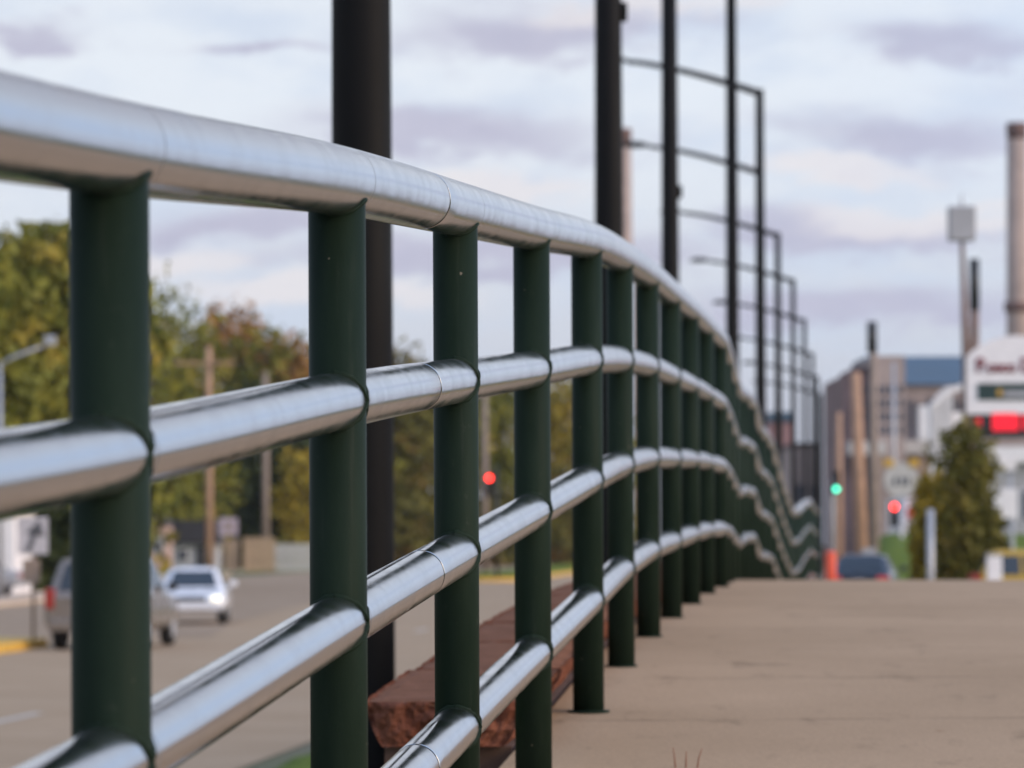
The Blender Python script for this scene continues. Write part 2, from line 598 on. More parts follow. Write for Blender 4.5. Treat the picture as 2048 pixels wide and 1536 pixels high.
def ribbon(name, zs, left, right, zf, m, lip=None):
    """strip between left(Z) and right(Z) at height zf(Z)"""
    bm = bmesh.new()
    prev = None
    for Z in zs:
        a = bm.verts.new((left(Z), Z, zf(Z)))
        b = bm.verts.new((right(Z), Z, zf(Z)))
        if prev:
            bm.faces.new((prev[0], prev[1], b, a))
        prev = (a, b)
    return tag(obj(name, bm, m), kind='structure')


sheet('ground', [(-700, -150), (700, -150), (700, 1500), (-700, 1500)], M['ground'], -0.012)
ribbon('road', [-60, 0, 100, 180, 230, 300, 420, 900],
       lambda Z: U(-28 - max(0, min(1, (Z - 140) / 110)) * 9, Z), lambda Z: U(-5.6, Z), lambda Z: 0.0, M['asphalt'])
ribbon('far_lanes', [92, 104, 122, 141, 180, 230, 300, 420],
       lambda Z: U(-26.6 - max(0, min(1, (Z - 140) / 110)) * 9, Z),
       lambda Z: U(float(np.interp(Z, [92, 104, 122, 141, 180, 230, 420], [-13.9, -15.3, -16.8, -18.0, -18.6, -18.8, -18.8])), Z),
       lambda Z: 0.005, M['road2'])
ribbon('far_grass', [60, 100, 140, 180, 250, 320, 450],
       lambda Z: U(-120, Z), lambda Z: U(-30.5 - max(0, min(1, (Z - 140) / 110)) * 8.5, Z), lambda Z: 0.03, M['grass'])
ribbon('far_pavement', [60, 100, 140, 180, 250, 320],
       lambda Z: U(-34.6 - max(0, min(1, (Z - 140) / 110)) * 8.5, Z),
       lambda Z: U(-31.9 - max(0, min(1, (Z - 140) / 110)) * 8.5, Z), lambda Z: 0.045, M['concrete'])


def prism(name, outline, z0, z1, m, bev=0.0, parent=None):
    bm = bmesh.new()
    lo = [bm.verts.new((x, y, z0)) for x, y in outline]
    hi = [bm.verts.new((x, y, z1)) for x, y in outline]
    n = len(lo)
    bm.faces.new(lo[::-1])
    top = bm.faces.new(hi)
    for i in range(n):
        bm.faces.new((lo[i], lo[(i + 1) % n], hi[(i + 1) % n], hi[i]))
    bmesh.ops.recalc_face_normals(bm, faces=bm.faces[:])
    if bev:
        bmesh.ops.bevel(bm, geom=list(top.edges), offset=bev, segments=2, affect='EDGES')
    return obj(name, bm, m, parent)


def kerb_run(name, u0, u1, zs, shift):
    out = [(U(u1 + shift(Z), Z), Z) for Z in zs] + [(U(u0 + shift(Z), Z), Z) for Z in reversed(zs)]
    return tag(prism(name, out, -0.01, 0.14, M['concrete'], 0.02), kind='structure')


kerb_run('far_kerb', -30.5, -27.6, [60, 100, 140, 180, 250], lambda Z: -max(0, min(1, (Z - 140) / 110)) * 9)


def nose(z_a, z_b, u0, u1, toward):
    pts = []
    if toward > 0:                                 # rounded at the far end
        pts += [(U(u1, z_a), z_a)]
        for i in range(9):
            a = math.pi * i / 8
            pts.append((U((u0 + u1) / 2 + math.cos(a) * (u1 - u0) / 2, z_b) , z_b + math.sin(a) * (u1 - u0) / 2))
        pts += [(U(u0, z_a), z_a)]
    else:
        pts += [(U(u0, z_b), z_b)]
        for i in range(9):
            a = math.pi + math.pi * i / 8
            pts.append((U((u0 + u1) / 2 + math.cos(a) * (u1 - u0) / 2, z_a), z_a + math.sin(a) * (u1 - u0) / 2))
        pts += [(U(u1, z_b), z_b)]
    return pts


tag(prism('median_kerb', nose(60, 84, -18.0, -15.95, 1), -0.01, 0.17, M['yellow'], 0.03), kind='structure')
tag(prism('median_kerb', nose(214, 300, -20.6, -16.6, -1), -0.01, 0.17, M['yellow'], 0.03), kind='structure')
tag(prism('median_grass', [(U(-20.2, 217), 217), (U(-17, 217), 217), (U(-17, 298), 298), (U(-20.2, 298), 298)], 0.171, 0.35,
          M['grass'], 0.05), kind='structure')
for k in range(5):
    za = 48.6 + 12 * k
    if k in (1, 2):
        continue
    sheet('lane_marking', [(U(-9.98, za), za), (U(-9.84, za), za), (U(-9.84, za + 3), za + 3), (U(-9.98, za + 3), za + 3)],
          M['white_line'], 0.0045)

# the raised path with its slab sides
zs = sorted(set([-12, -6, -2, 0, 2, 3.5] + [a for a, b in walk_pts if a > 0] + list(np.arange(4, 32, 0.5)) + list(np.arange(32, 110, 3.0))))


def path_z(Z):
    return EYE + smooth_tab(walk_pts, Z, 0.6)


bm = bmesh.new()
prev = None
for Z in zs:
    xl, xr, zz = fence_x(Z) - 0.125, FX * Z + 3.2, path_z(Z)
    ring = [bm.verts.new(p) for p in ((xl, Z, -0.3), (xl, Z, zz - 0.012), (xl + 0.012, Z, zz), (xr, Z, zz - 0.02), (xr, Z, -0.3))]
    if prev:
        for i, mi in ((0, 1), (1, 0), (2, 0), (3, 1)):
            f = bm.faces.new((prev[i], ring[i], ring[i + 1], prev[i + 1]))
            f.material_index = mi
            f.smooth = False
    prev = ring
bmesh.ops.recalc_face_normals(bm, faces=bm.faces[:])
tag(obj('sidewalk', bm, [M['walk'], M['slab']]), kind='structure')

# grass verge sloping down from the retaining wall to the road
bm = bmesh.new()
grid = []
for Z in list(np.arange(6, 60, 1.2)):
    row = []
    for i in range(15):
        u = i / 14
        x0 = fence_x(Z) - 0.75
        x1 = U(-5.05, Z)
        x = x0 + (x1 - x0) * u
        h = 0.10 + (0.62 - 0.16) * (1 - u) ** 1.5 + random.uniform(-.02, .02)
        row.append(bm.verts.new((x, Z, min(h, path_z(Z) - 0.25))))
    row.append(bm.verts.new((U(-5.09, Z), Z, -0.01)))
    grid.append(row)
for a, b in zip(grid, grid[1:]):
    for i in range(len(a) - 1):
        bm.faces.new((a[i], a[i + 1], b[i + 1], b[i]))
for f in bm.faces:
    f.normal_update()
    if f.normal.z < 0:
        f.normal_flip()
tag(obj('grass_verge', bm, M['grass'], smooth=True), kind='structure')

# grassy rise and pavement beyond the crest, at the right
bm = bmesh.new()
rows = []
for j in range(14):
    row = []
    for i in range(16):
        px = 1722 + i * 24
        Z = 128 + j * 4.5
        h = 2.3 * math.sin(math.pi * min(1, j / 13) * 0.5) * min(1, i / 1.3) ** 0.7
        row.append(bm.verts.new((PX(px, Z), Z, 0.02 + h + random.uniform(-.05, .05))))
    rows.append(row)
for a, b in zip(rows, rows[1:]):
    for i in range(15):
        bm.faces.new((a[i], a[i + 1], b[i + 1], b[i]))
tag(obj('grass_bank', bm, M['grass'], smooth=True), kind='structure')
tag(obj('driveway', bbox(PX(1600, 118), PX(1835, 118), 108, 127, -.1, .22, .02), M['asphalt']), kind='structure')
sheet('far_grass', [(PX(250, 284), 284), (PX(760, 282), 282), (PX(760, 500), 500), (PX(-200, 500), 500)], M['grass'], 0.02)
sheet('cross_street', [(PX(1630, 120), 120), (PX(1770, 120), 120), (PX(1745, 260), 260), (PX(1640, 260), 260)], M['concrete'], 0.006)


# ------------------------------------------------------------------ the railing
def hermite(tab, v):
    xs = np.array([a for a, b in tab])
    ys = np.array([b for a, b in tab])
    i = int(np.clip(np.searchsorted(xs, v) - 1, 0, len(xs) - 2))
    d = lambda j: ((ys[min(j + 1, len(xs) - 1)] - ys[max(j - 1, 0)]) / (xs[min(j + 1, len(xs) - 1)] - xs[max(j - 1, 0)]))
    h = xs[i + 1] - xs[i]
    t = (v - xs[i]) / h
    return float((2 * t**3 - 3 * t**2 + 1) * ys[i] + (t**3 - 2 * t**2 + t) * h * d(i)
                 + (-2 * t**3 + 3 * t**2) * ys[i + 1] + (t**3 - t**2) * h * d(i + 1))


base_at_posts = [(Z, EYE + lerp_tab(fence_pts, Z)) for Z, x in posts]
x_at_posts = [(Z, x) for Z, x in posts]


def rail_base(Z):
    return hermite(base_at_posts, Z) if Z < 22.9 else lerp_tab(base_at_posts, Z)


def rail_x(Z):
    return hermite(x_at_posts, Z) if Z < 22.9 else lerp_tab(x_at_posts, Z)


railing = thing('metal_railing', 'long dark green railing with four bright metal pipe rails beside the concrete path',
                'railing', (posts[0][1], posts[0][0], base_at_posts[0][1]))
OFF = Vector(railing.location)
RH = [1.340, 0.998, 0.655, 0.312]
RR = [0.0540, 0.0442, 0.0442, 0.0442]
SPL = [7.70, 7.62, 7.66, 7.56]
Zmax = posts[-1][0]
for q in range(4):
    h, r, sp = RH[q], RR[q], SPL[q]
    zl = sorted(set([round(float(v), 4) for v in np.arange(posts[0][0], 23.0, S_POST / 8)] + [round(Z, 4) for Z, x in posts]
                    + [round(Z + d, 4) for Z, x in posts[:11] for d in (.052, .0535, .056, .0575)]
                    + [sp - .012, sp - .0052, sp - .005, sp + .005, sp + .0052, sp + .012]))
    pts, rad, mts = [], [], []
    for Z in zl:
        pts.append(Vector((rail_x(Z), Z, rail_base(Z) + h)) - OFF)
        rad.append(r - 0.012 if abs(Z - sp) < .0051 else (r - 0.0005 if abs(Z - sp) < .0054 else r))
    for a, b in zip(zl, zl[1:]):
        mid = (a + b) / 2
        wel = any(.0519 < mid - Z < .0576 for Z, x in posts[:11])
        mts.append(1 if abs(mid - sp) < .0053 else 2 if wel else 0)
    bm = bmesh.new()
    uv = bm.loops.layers.uv.new('UVMap')
    tube(bm, pts, rad, 56, uv, mts)
    obj('handrail' if q == 0 else 'rail', bm, [M['pipe'], M['gap'], M['weld']], railing)

RP = 0.0445
for n, (Z, x) in enumerate(posts):
    zb = base_at_posts[n][1]
    low = min(zb, path_z(Z)) - 0.05
    bm = bmesh.new()
    c = Vector((x, Z, 0)) - Vector((OFF.x, OFF.y, OFF.z))
    seg = 48 if n < 10 else 20
    tube(bm, [(c.x, c.y, low + c.z), (c.x, c.y, zb + RH[0] + c.z)], RP, seg)
    tube(bm, [(c.x, c.y, path_z(Z) + c.z - .004), (c.x, c.y, path_z(Z) + c.z + 0.005)], RP + (0.016 if n == 5 else 0.008), seg)
    if n < 9:                                     # weld beads where the rails meet the post
        dz = (rail_base(Z + .1) - rail_base(Z - .1)) / .2
        dx = (rail_x(Z + .1) - rail_x(Z - .1)) / .2
        for q in range(1, 4):
            rr = RR[q] + 0.0004
            for sgn in (-1, 1):
                line = []
                for i in range(41):
                    a = 2 * math.pi * i / 40
                    ox, oz = rr * math.sin(a), rr * math.cos(a)
                    oy = sgn * math.sqrt(max(0, RP**2 - ox**2))
                    line.append((c.x + ox + oy * dx, c.y + oy, c.z + zb + RH[q] + oz + oy * dz + random.uniform(-.0004, .0004)))
                tube(bm, line, [0.0042 + random.uniform(-.0014, .0014) for _ in line], 8, cap=False)
        bead = []
        for i in range(41):
            a = 2 * math.pi * i / 40
            ox, oy = RP * math.cos(a), RP * math.sin(a)
            bead.append((c.x + ox, c.y + oy, c.z + zb + RH[0] - math.sqrt(RR[0]**2 - ox**2) + oy * dz))
        tube(bm, bead, [0.0034 + random.uniform(-.001, .001) for _ in bead], 8, cap=False)
    obj('post', bm, M['green'], railing)

# ------------------------------------------------------------------ red stone wall beside the railing
wall = thing('stone_wall', 'low retaining wall capped with rough red sandstone slabs just left of the railing', 'wall',
             (fence_x(11) - .3, 11.0, path_z(11)))
WO = Vector(wall.location)
zc = 11.0
rng = random.Random(3)
while zc < 25:
    ln = rng.uniform(1.0, 1.35)
    z1 = zc + ln
    bm = bmesh.new()
    ny, nx, nz = 16, 10, 5
    top_l, top_r, bot_l, bot_r = -0.52, -0.085, -0.47, -0.155
    if zc > 11.5:
        top_l = -0.50

    def pt(a, b, c):                               # a across, b along, c up  (0..1)
        Z = zc + .004 + (ln - .008) * b
        lo_x = bot_l + (bot_r - bot_l) * a
        hi_x = top_l + (top_r - top_l) * a
        xx = fence_x(Z) + lo_x + (hi_x - lo_x) * c ** 0.8
        zz = path_z(Z) + 0.118 * c + 0.0
        return Vector((xx, Z, zz))

    def add_face(fn, na, nb, mi, rough, nrm):
        vs = {}
        for i in range(na + 1):
            for j in range(nb + 1):
                p = fn(i / na, j / nb)
                edge = i in (0, na) or j in (0, nb)
                if rough:
                    s = rough * (0.4 if edge else 1.0)
                    p = p + Vector(nrm) * s * (mnoise.noise(p * 14) * 1.2 + mnoise.noise(p * 34) * .7 + mnoise.noise(p * 80) * .3)
                vs[i, j] = bm.verts.new(p - WO)
        for i in range(na):
            for j in range(nb):
                f = bm.faces.new((vs[i, j], vs[i + 1, j], vs[i + 1, j + 1], vs[i, j + 1]))
                f.material_index = mi
                f.smooth = False
    def ptop(s, t):
        p = pt(s, t, 1)
        e = max(0, 1 - min(s, 1 - s) / .10, 1 - min(t, 1 - t) / .05)
        p.z -= e * (.004 + .013 * max(0, mnoise.noise(p * 22) + .25)) + .004 * mnoise.noise(p * 9)
        return p
    add_face(ptop, 40, 60, 1, 0.0015, (0, 0, 1))
    add_face(lambda s, t: pt(s, t, 0), nx, ny, 0, 0.0, (0, 0, 1))
    add_face(lambda s, t: pt(s, 0, t), 56, 16, 0, 0.026, (0, 1, 0))
    add_face(lambda s, t: pt(s, 1, t), nx, nz, 0, 0.0, (0, 1, 0))
    add_face(lambda s, t: pt(0, s, t), ny * 3, nz, 0, 0.014, (1, 0, 0))
    add_face(lambda s, t: pt(1, s, t), ny * 3, nz, 0, 0.014, (1, 0, 0))
    bmesh.ops.remove_doubles(bm, verts=bm.verts[:], dist=0.004)
    bmesh.ops.recalc_face_normals(bm, faces=bm.faces[:])
    obj('coping_stone', bm, [M['stone'], M['stone_top']], wall)
    zc = z1
bm = bmesh.new()
prev = None
for Z in np.arange(11.06, 25, 0.8):
    xl, xr, zz = fence_x(Z) - .47, fence_x(Z) - .135, path_z(Z) - 0.006
    ring = [bm.verts.new(Vector(p) - WO) for p in ((xl, Z, -.2), (xr, Z, -.2), (xr, Z, zz), (xl, Z, zz))]
    if prev:
        for i in range(4):
            bm.faces.new((prev[i], prev[(i + 1) % 4], ring[(i + 1) % 4], ring[i]))
    else:
        bm.faces.new(ring)
    prev = ring
bmesh.ops.recalc_face_normals(bm, faces=bm.faces[:])
obj('wall_body', bm, M['stone_dark'], wall)

# ------------------------------------------------------------------ street lamps
lamp_rows = [  # k, px at mid height, top (m above eye), label
    (1, 727, 9.3, 'broadest near black street lamp pole standing behind the second green railing post'),
    (2, 1221, 9.3, 'black street lamp pole behind the handrail between fifth and sixth railing posts'),
    (3, 1343, 9.3, 'black street lamp pole with a small box on its side, third in the row'),
    (4, 1467, 9.3, 'slim black street lamp pole meeting the handrail where it starts to drop'),
    (5, 1523, 9.32, 'black street lamp whose long arm reaches across two nearer poles, highest arm in view'),
    (6, 1524, 9.18, 'black street lamp directly behind another pole with its lamp head before the pale chimney'),
    (7, 1558, 8.88, 'black street lamp with corner top just right of the two overlapping lamps'),
    (8, 1588, 8.62, 'thin black street lamp with visible lamp head, second step down in the row'),
    (9, 1610, 8.2, 'thin black street lamp with small lamp head, third step down in the row'),
    (10, 1626, 7.7, 'faint thin street lamp where the row of poles bunches together'),
    (11, 1636, 7.4, None), (12, 1643, 7.2, None)]
SL = 17.5
for k, px, top, lab in lamp_rows:
    Z = SL * k
    x = PX(px, Z)
    H = top + EYE
    t = thing('street_lamp', lab or 'one of the farthest tiny street lamps bunched together left of the brick building', 'street lamp',
              (x, Z, 0.0), 0, 'street lamps along the railing')
    base_z = 0.45 if k == 1 else 0.1 if k == 2 else -0.05
    bm = bmesh.new()
    r0 = 0.125 if k < 3 else 0.118 if k < 8 else 0.09
    tube(bm, [(0, 0, base_z - 0.3), (0, 0, base_z + 0.5), (0, 0, 4.0), (0, 0, H + 0.05)], [r0 + .012, r0 + 0.006, r0, 0.085], 24)
    obj('pole', bm, M['bronze'], t)
    bm = bmesh.new()
    tube(bm, [(0, 0, base_z - .31), (0, 0, base_z + 0.12)], [0.2, 0.19], 20)
    obj('base', bm, M['bronze'], t)
    bm = bmesh.new()
    arm = []
    for i in range(11):
        s = i / 10
        arm.append((-0.05 - 2.72 * s, 0, H - 0.02 + 0.66 * (1 - (1 - s) ** 1.4)))
    tube(bm, arm, [0.078 - 0.028 * i / 10 for i in range(11)], 12)
    obj('arm', bm, M['bronze'], t)
    hx, hz = arm[-1][0], arm[-1][2]
    bm = bmesh.new()
    prof = [(0.0, .06, .05), (-.12, .13, .10), (-.35, .19, .13), (-.55, .16, .10), (-.66, .07, .04)]
    rings = []
    for dx, w, hh in prof:
        rings.append([bm.verts.new((hx + dx, w * math.cos(a), hz + 0.01 + hh * (math.sin(a) if math.sin(a) > 0 else .35 * math.sin(a))))
                      for a in (2 * math.pi * i / 14 for i in range(14))])
    for a, b in zip(rings, rings[1:]):
        for i in range(14):
            bm.faces.new((a[i], a[(i + 1) % 14], b[(i + 1) % 14], b[i]))
    bm.faces.new(rings[0][::-1])
    bm.faces.new(rings[-1])
    bmesh.ops.recalc_face_normals(bm, faces=bm.faces[:])
    obj('lamp_head', bm, M['bronze'], t)
    if k in (2, 3):
        bx = bbox(r0 - .035, r0 + .035, -.045, .045, -.08, .08, 0.012)
        b = obj('receptacle_box', bx, M['bronze'], t)
        b.location.z = EYE + (1080 - (25 if k == 2 else 385)) / F * Z


# ------------------------------------------------------------------ trees
def tree(name, label, px, top, Z, wpx, m, shape='round', low=0.10, n=1300, leaf=0.42, group=None, base=0.0, seed=0):
    rg = random.Random(seed + int(px) * 7 + int(top))
    H = EYE + (1080 - top) / F * Z - base
    W = wpx / F * Z / 2
    t = thing(name, label, 'tree', (PX(px, Z), Z, base), rg.uniform(0, 6), group)
    bm = bmesh.new()
    tr = max(0.06, H * 0.014)
    lean = [(rg.uniform(-.15, .15) * s, rg.uniform(-.15, .15) * s, H * s * 0.93) for s in (0, .25, .5, .75, 1.0)]
    lean[0] = (0, 0, -.1)
    tube(bm, lean, [tr * 1.3, tr, tr * .75, tr * .5, tr * .15], 8)
    for i in range(9):
        s = rg.uniform(.25, .8)
        a = rg.uniform(0, 6.28)
        rr = W * rg.uniform(.4, .75) * (1 - s * (0.8 if shape == 'cone' else .4))
        p0 = Vector((0, 0, H * s))
        p1 = p0 + Vector((math.cos(a) * rr, math.sin(a) * rr, H * rg.uniform(.02, .10)))
        tube(bm, [p0, (p0 + p1) / 2 + Vector((0, 0, -.05)), p1], [tr * .45, tr * .3, tr * .12], 6)
    obj('trunk', bm, M['bark'], t)
    bm = bmesh.new()
    clumps = []
    nc = 46
    for i in range(nc):
        s = rg.uniform(low, 1.0) if i else 1.0
        if shape == 'egg':
            env = (1 - (s - low) / (1 - low)) ** 0.42 * (0.78 + .22 * math.sin(s * 9))
        elif shape == 'cone':
            env = (1 - (s - low) / (1 - low)) ** 0.95 * 0.97 + 0.02
        else:
            q = (s - low) / (1 - low)
            env = math.sqrt(max(0, 1 - (max(0, q - .42) / .58) ** 2)) * (0.80 + 0.2 * min(1, q / .3))
        a = rg.uniform(0, 6.28)
        r = W * env * math.sqrt(rg.uniform(.1, 1)) * rg.uniform(.75, 1.06)
        size = max(0.5, (0.12 if shape == 'cone' else .17) * H * rg.uniform(.6, 1.15))
        clumps.append((Vector((math.cos(a) * r, math.sin(a) * r, max(low * H, H * s - size * .6))), size))
    per = max(12, n // nc)
    for c, size in clumps:
        for _ in range(per):
            d = Vector((rg.gauss(0, 1), rg.gauss(0, 1), rg.gauss(0, .75))).normalized() * size * rg.uniform(.35, 1.0) ** .6
            p = c + d
            if p.z < 0.1:
                continue
            L = leaf * rg.uniform(.5, 1.3)
            ax = Vector((rg.gauss(0, 1), rg.gauss(0, 1), rg.gauss(0, .6))).normalized()
            bx_ = ax.orthogonal().normalized()
            by_ = ax.cross(bx_)
            vs = [bm.verts.new(p + bx_ * L * u + by_ * L * v * .7) for u, v in ((-.5, -.1), (0, -.5), (.5, .1), (.1, .5))]
            bm.faces.new(vs)
    obj('crown', bm, m, t)
    return t


GT = 'autumn trees lining the far side of the road'
TREES = [
    ('tree', 'olive tree cut by the left edge of the photo behind the grey street light', -40, 500, 172, 190, 'olive', 'round'),
    ('pine_tree', 'tall pointed yellow-green tree with two spiky tops at far left', 62, 462, 180, 130, 'olive', 'cone'),
    ('pine_tree', 'tall narrow spiky tree just left of the nearest railing post', 112, 452, 186, 105, 'olive', 'cone'),
    ('pine_tree', 'short spiky olive tree above the grey street light lamp head', 22, 482, 190, 90, 'olive', 'cone'),
    ('pine_tree', 'thin spiky tree touching the left side of the nearest railing post', 146, 478, 192, 70, 'olive', 'cone'),
    ('tree', 'broad olive tree mostly hidden behind the nearest railing post', 200, 505, 182, 190, 'olive', 'round'),
    ('tree', 'yellow-green tree showing just right of the nearest railing post', 300, 545, 195, 130, 'olive', 'round'),
    ('tree', 'green and yellow tree left of the utility pole with the crossarm', 365, 618, 212, 130, 'olive', 'round'),
    ('tree', 'orange autumn tree rising above the row right of the crossarm pole', 462, 622, 262, 105, 'orange', 'round'),
    ('tree', 'green tree between the orange tree and the shorter utility pole', 522, 655, 256, 105, 'olive', 'round'),
    ('tree', 'small rusty tree beside the shorter utility pole', 572, 676, 258, 95, 'orange', 'round'),
    ('tree', 'dull green tree cut by the left edge of the second railing post', 622, 682, 264, 110, 'olive', 'round'),
    ('tree', 'olive tree hidden behind the second railing post and near lamp pole', 715, 680, 268, 130, 'olive', 'round'),
    ('tree', 'brownish tree peeking over the second rail right of the near lamp pole', 800, 694, 272, 100, 'bush', 'round'),
    ('tree', 'low olive tree seen between the near lamp pole and the third post', 846, 742, 278, 100, 'olive', 'round'),
    ('tree', 'olive tree behind the third railing post', 915, 752, 284, 120, 'olive', 'round'),
    ('tree', 'olive tree behind the red traffic signal', 1000, 762, 292, 115, 'olive', 'round'),
    ('tree', 'yellow tree seen between the fourth and fifth railing posts', 1118, 760, 300, 115, 'yellow_leaf', 'round'),
    ('tree', 'last olive tree of the row behind the fifth railing post', 1200, 775, 312, 110, 'olive', 'round'),
    ('pine_tree', 'dark evergreen behind the crossarm utility pole', 455, 770, 236, 95, 'dkgreen', 'cone'),
    ('pine_tree', 'dark evergreen standing over the tan board fence', 508, 765, 238, 105, 'dkgreen', 'round'),
    ('pine_tree', 'dark evergreen between the shorter utility pole and the second railing post', 585, 830, 240, 110, 'dkgreen', 'round'),
    ('bush', 'golden bush hanging over the whitewashed fence', 600, 900, 232, 100, 'yellow_leaf', 'round'),
    ('bush', 'dark bush under the broad tree at far left behind the white arrow sign', 118, 960, 168, 130, 'dkgreen', 'round'),
    ('bush', 'yellow bush just right of the nearest railing post above the beige car', 325, 900, 205, 60, 'yellow_leaf', 'round'),
    ('bush', 'dark bush behind the dark roofed house', 385, 905, 228, 110, 'dkgreen', 'round'),
    ('bush', 'brown bush right of the near lamp pole', 812, 985, 262, 90, 'bush', 'round'),
    ('bush', 'dark olive bush under the red traffic signal', 1000, 970, 270, 110, 'bush', 'round'),
    ('bush', 'dark olive bush low between fourth and fifth railing posts', 1122, 940, 280, 90, 'bush', 'round'),
    ('bush', 'olive bush low behind the second railing post', 700, 905, 255, 160, 'olive', 'round'),
    ('tree', 'young olive brown tree beside the arched shop sign', 1930, 856, 112, 118, 'bush', 'egg'),
    ('bush', 'orange yellow shrub between the steel post and the ribbed white pylon', 1866, 945, 116, 36, 'yellow_leaf', 'egg'),
    ('bush', 'low olive shrub at the foot of the young tree', 1968, 1030, 114, 60, 'bush', 'egg'),
]
for (nm, lab, px, top, Z, w, mm, sh) in TREES:
    if px >= 290 and Z > 150 and px < 1400:
        Z = 312 + (Z - 195) * 0.35
    near = Z < 120
    tree(nm, lab, px, top, Z, w, M[mm], sh, low=0.06 if nm != 'tree' or near else 0.08,
         n=3800 if near else (1800 if nm == 'bush' else 4200), leaf=0.26 if near else 0.62,
         group=None if near else GT)

# ------------------------------------------------------------------ utility poles and posts
def upole(label, px, top, Z, r, m, arms=(), name='utility_pole', base=0.0, r1=None, group=None, cat='utility pole'):
    H = EYE + (1080 - top) / F * Z
    t = thing(name, label, cat, (PX(px, Z), Z, base), 0, group)
    bm = bmesh.new()
    tube(bm, [(0, 0, -.1), (0, 0, H * .5), (0, 0, H - base)], [r, r * .9, r1 or r * .72], 14)
    obj('pole', bm, m, t)
    for (x0, x1, yy) in arms:
        bm = bmesh.new()
        z = EYE + (1080 - yy) / F * Z - base
        box(bm, (x0 - px) / F * Z, (x1 - px) / F * Z, -r - .12, -r, z - .08, z + .08)
        for s in (0.06, 0.3, 0.7, 0.94):
            xx = ((x0 + (x1 - x0) * s) - px) / F * Z
            tube(bm, [(xx, -r - .06, z + .08), (xx, -r - .06, z + .26)], [.05, .04], 8)
        obj('crossarm', bm, m, t)
    return t


GP = 'wooden utility poles along the road'
upole('orange brown wooden utility pole with a long crossarm above the white car', 419, 690, 292, 0.27, M['wood'], [(352, 472, 724)], group=GP)
upole('shorter grey brown utility pole rising from the tan board fence', 532, 742, 294, 0.25, M['wood_grey'], group=GP)
upole('wooden utility pole hidden behind the nearest railing post with crossarm tips showing', 226, 548, 205, 0.2, M['wood_grey'],
      [(116, 280, 567), (180, 337, 648)], group=GP)
upole('thin brown pole directly above the red traffic signal', 971, 786, 250, 0.20, M['wood_grey'], group=GP)
upole('leaning pale wooden pole in front of the brick building', 1726, 748, 150, 0.24, M['wood'], group=GP).rotation_euler = (0, R(-1.7), 0)
upole('short wooden pole above the green traffic signal', 1679, 828, 260, 0.22, M['wood'], group=GP)
t = upole('grey brown pole with a dark cylinder at its top beside the leaning pole', 1748, 705, 158, 0.2, M['wood_grey'], group=GP)
o = obj('transformer', cyl(.19, .19, 0, 1.15, 18), M['black'], t)
o.location = (-.04, 0, EYE + (1080 - 708) / F * 158)
t = thing('pole_footing', 'grey concrete block at the foot of the two wooden poles', 'footing', (PX(1738, 148), 148, 0))
bm = bbox(-.35, .35, -.3, .3, -.05, 1.75, .05)
for v in bm.verts:
    if v.co.z > 1:
        v.co.x *= .7
        v.co.y *= .7
obj('block', bm, M['grey_wall'], t)

upole('slim pale blue post in front of the teal roofed building', 1789, 728, 240, 0.13, M['steel'], name='flagpole', cat='flagpole')
t = thing('siren_pole', 'tall brown pole topped by a square grey box and a spike', 'pole', (PX(1936, 140), 140, 0))
bm = bmesh.new()
zt = EYE + (1080 - 480) / F * 140
tube(bm, [(0, 0, -.1), (0, 0, zt * .6), (-.16, 0, zt)], [.2, .17, .07], 14)
obj('pole', bm, M['wood_brown'], t)
bm = bbox(-.62, .28, -.35, .35, zt - .1, zt + 1.05, .07)
obj('box', bm, M['grey_wall'], t)
bm = bmesh.new()
tube(bm, [(-.16, 0, zt + 1.0), (-.16, 0, zt + 1.5)], [.06, .02], 8)
obj('spike', bm, M['steel'], t)
t = upole('dark topped brown pipe stack standing against the tall pole with the box', 1951, 522, 165, 0.19, M['wood_brown'], name='pipe_stack', cat='stack',
          r1=.18)
o = obj('dark_sleeve', cyl(.205, .205, 0, 2.0, 16), M['black'], t)
o.location.z = EYE + (1080 - 624) / F * 165

t = thing('street_light', 'slim grey street light with an angled arm at the left edge', 'street light', (PX(1, 150), 150, 0))
bm = bmesh.new()
a1, a2 = EYE + (1080 - 722) / F * 150, EYE + (1080 - 684) / F * 150
tube(bm, [(0, 0, -.1), (0, 0, a1)], [.10, .075], 12)
obj('pole', bm, M['steel'], t)
bm = bmesh.new()
tube(bm, [(0, 0, a1 - .05), (.5, 0, a1 + .22), (1.75, 0, a2)], [.06, .06, .05], 10)
obj('arm', bm, M['steel'], t)
obj('lamp_head', bbox(1.6, 2.0, -.14, .14, a2 - .06, a2 + .3, .05), M['steel'], t)


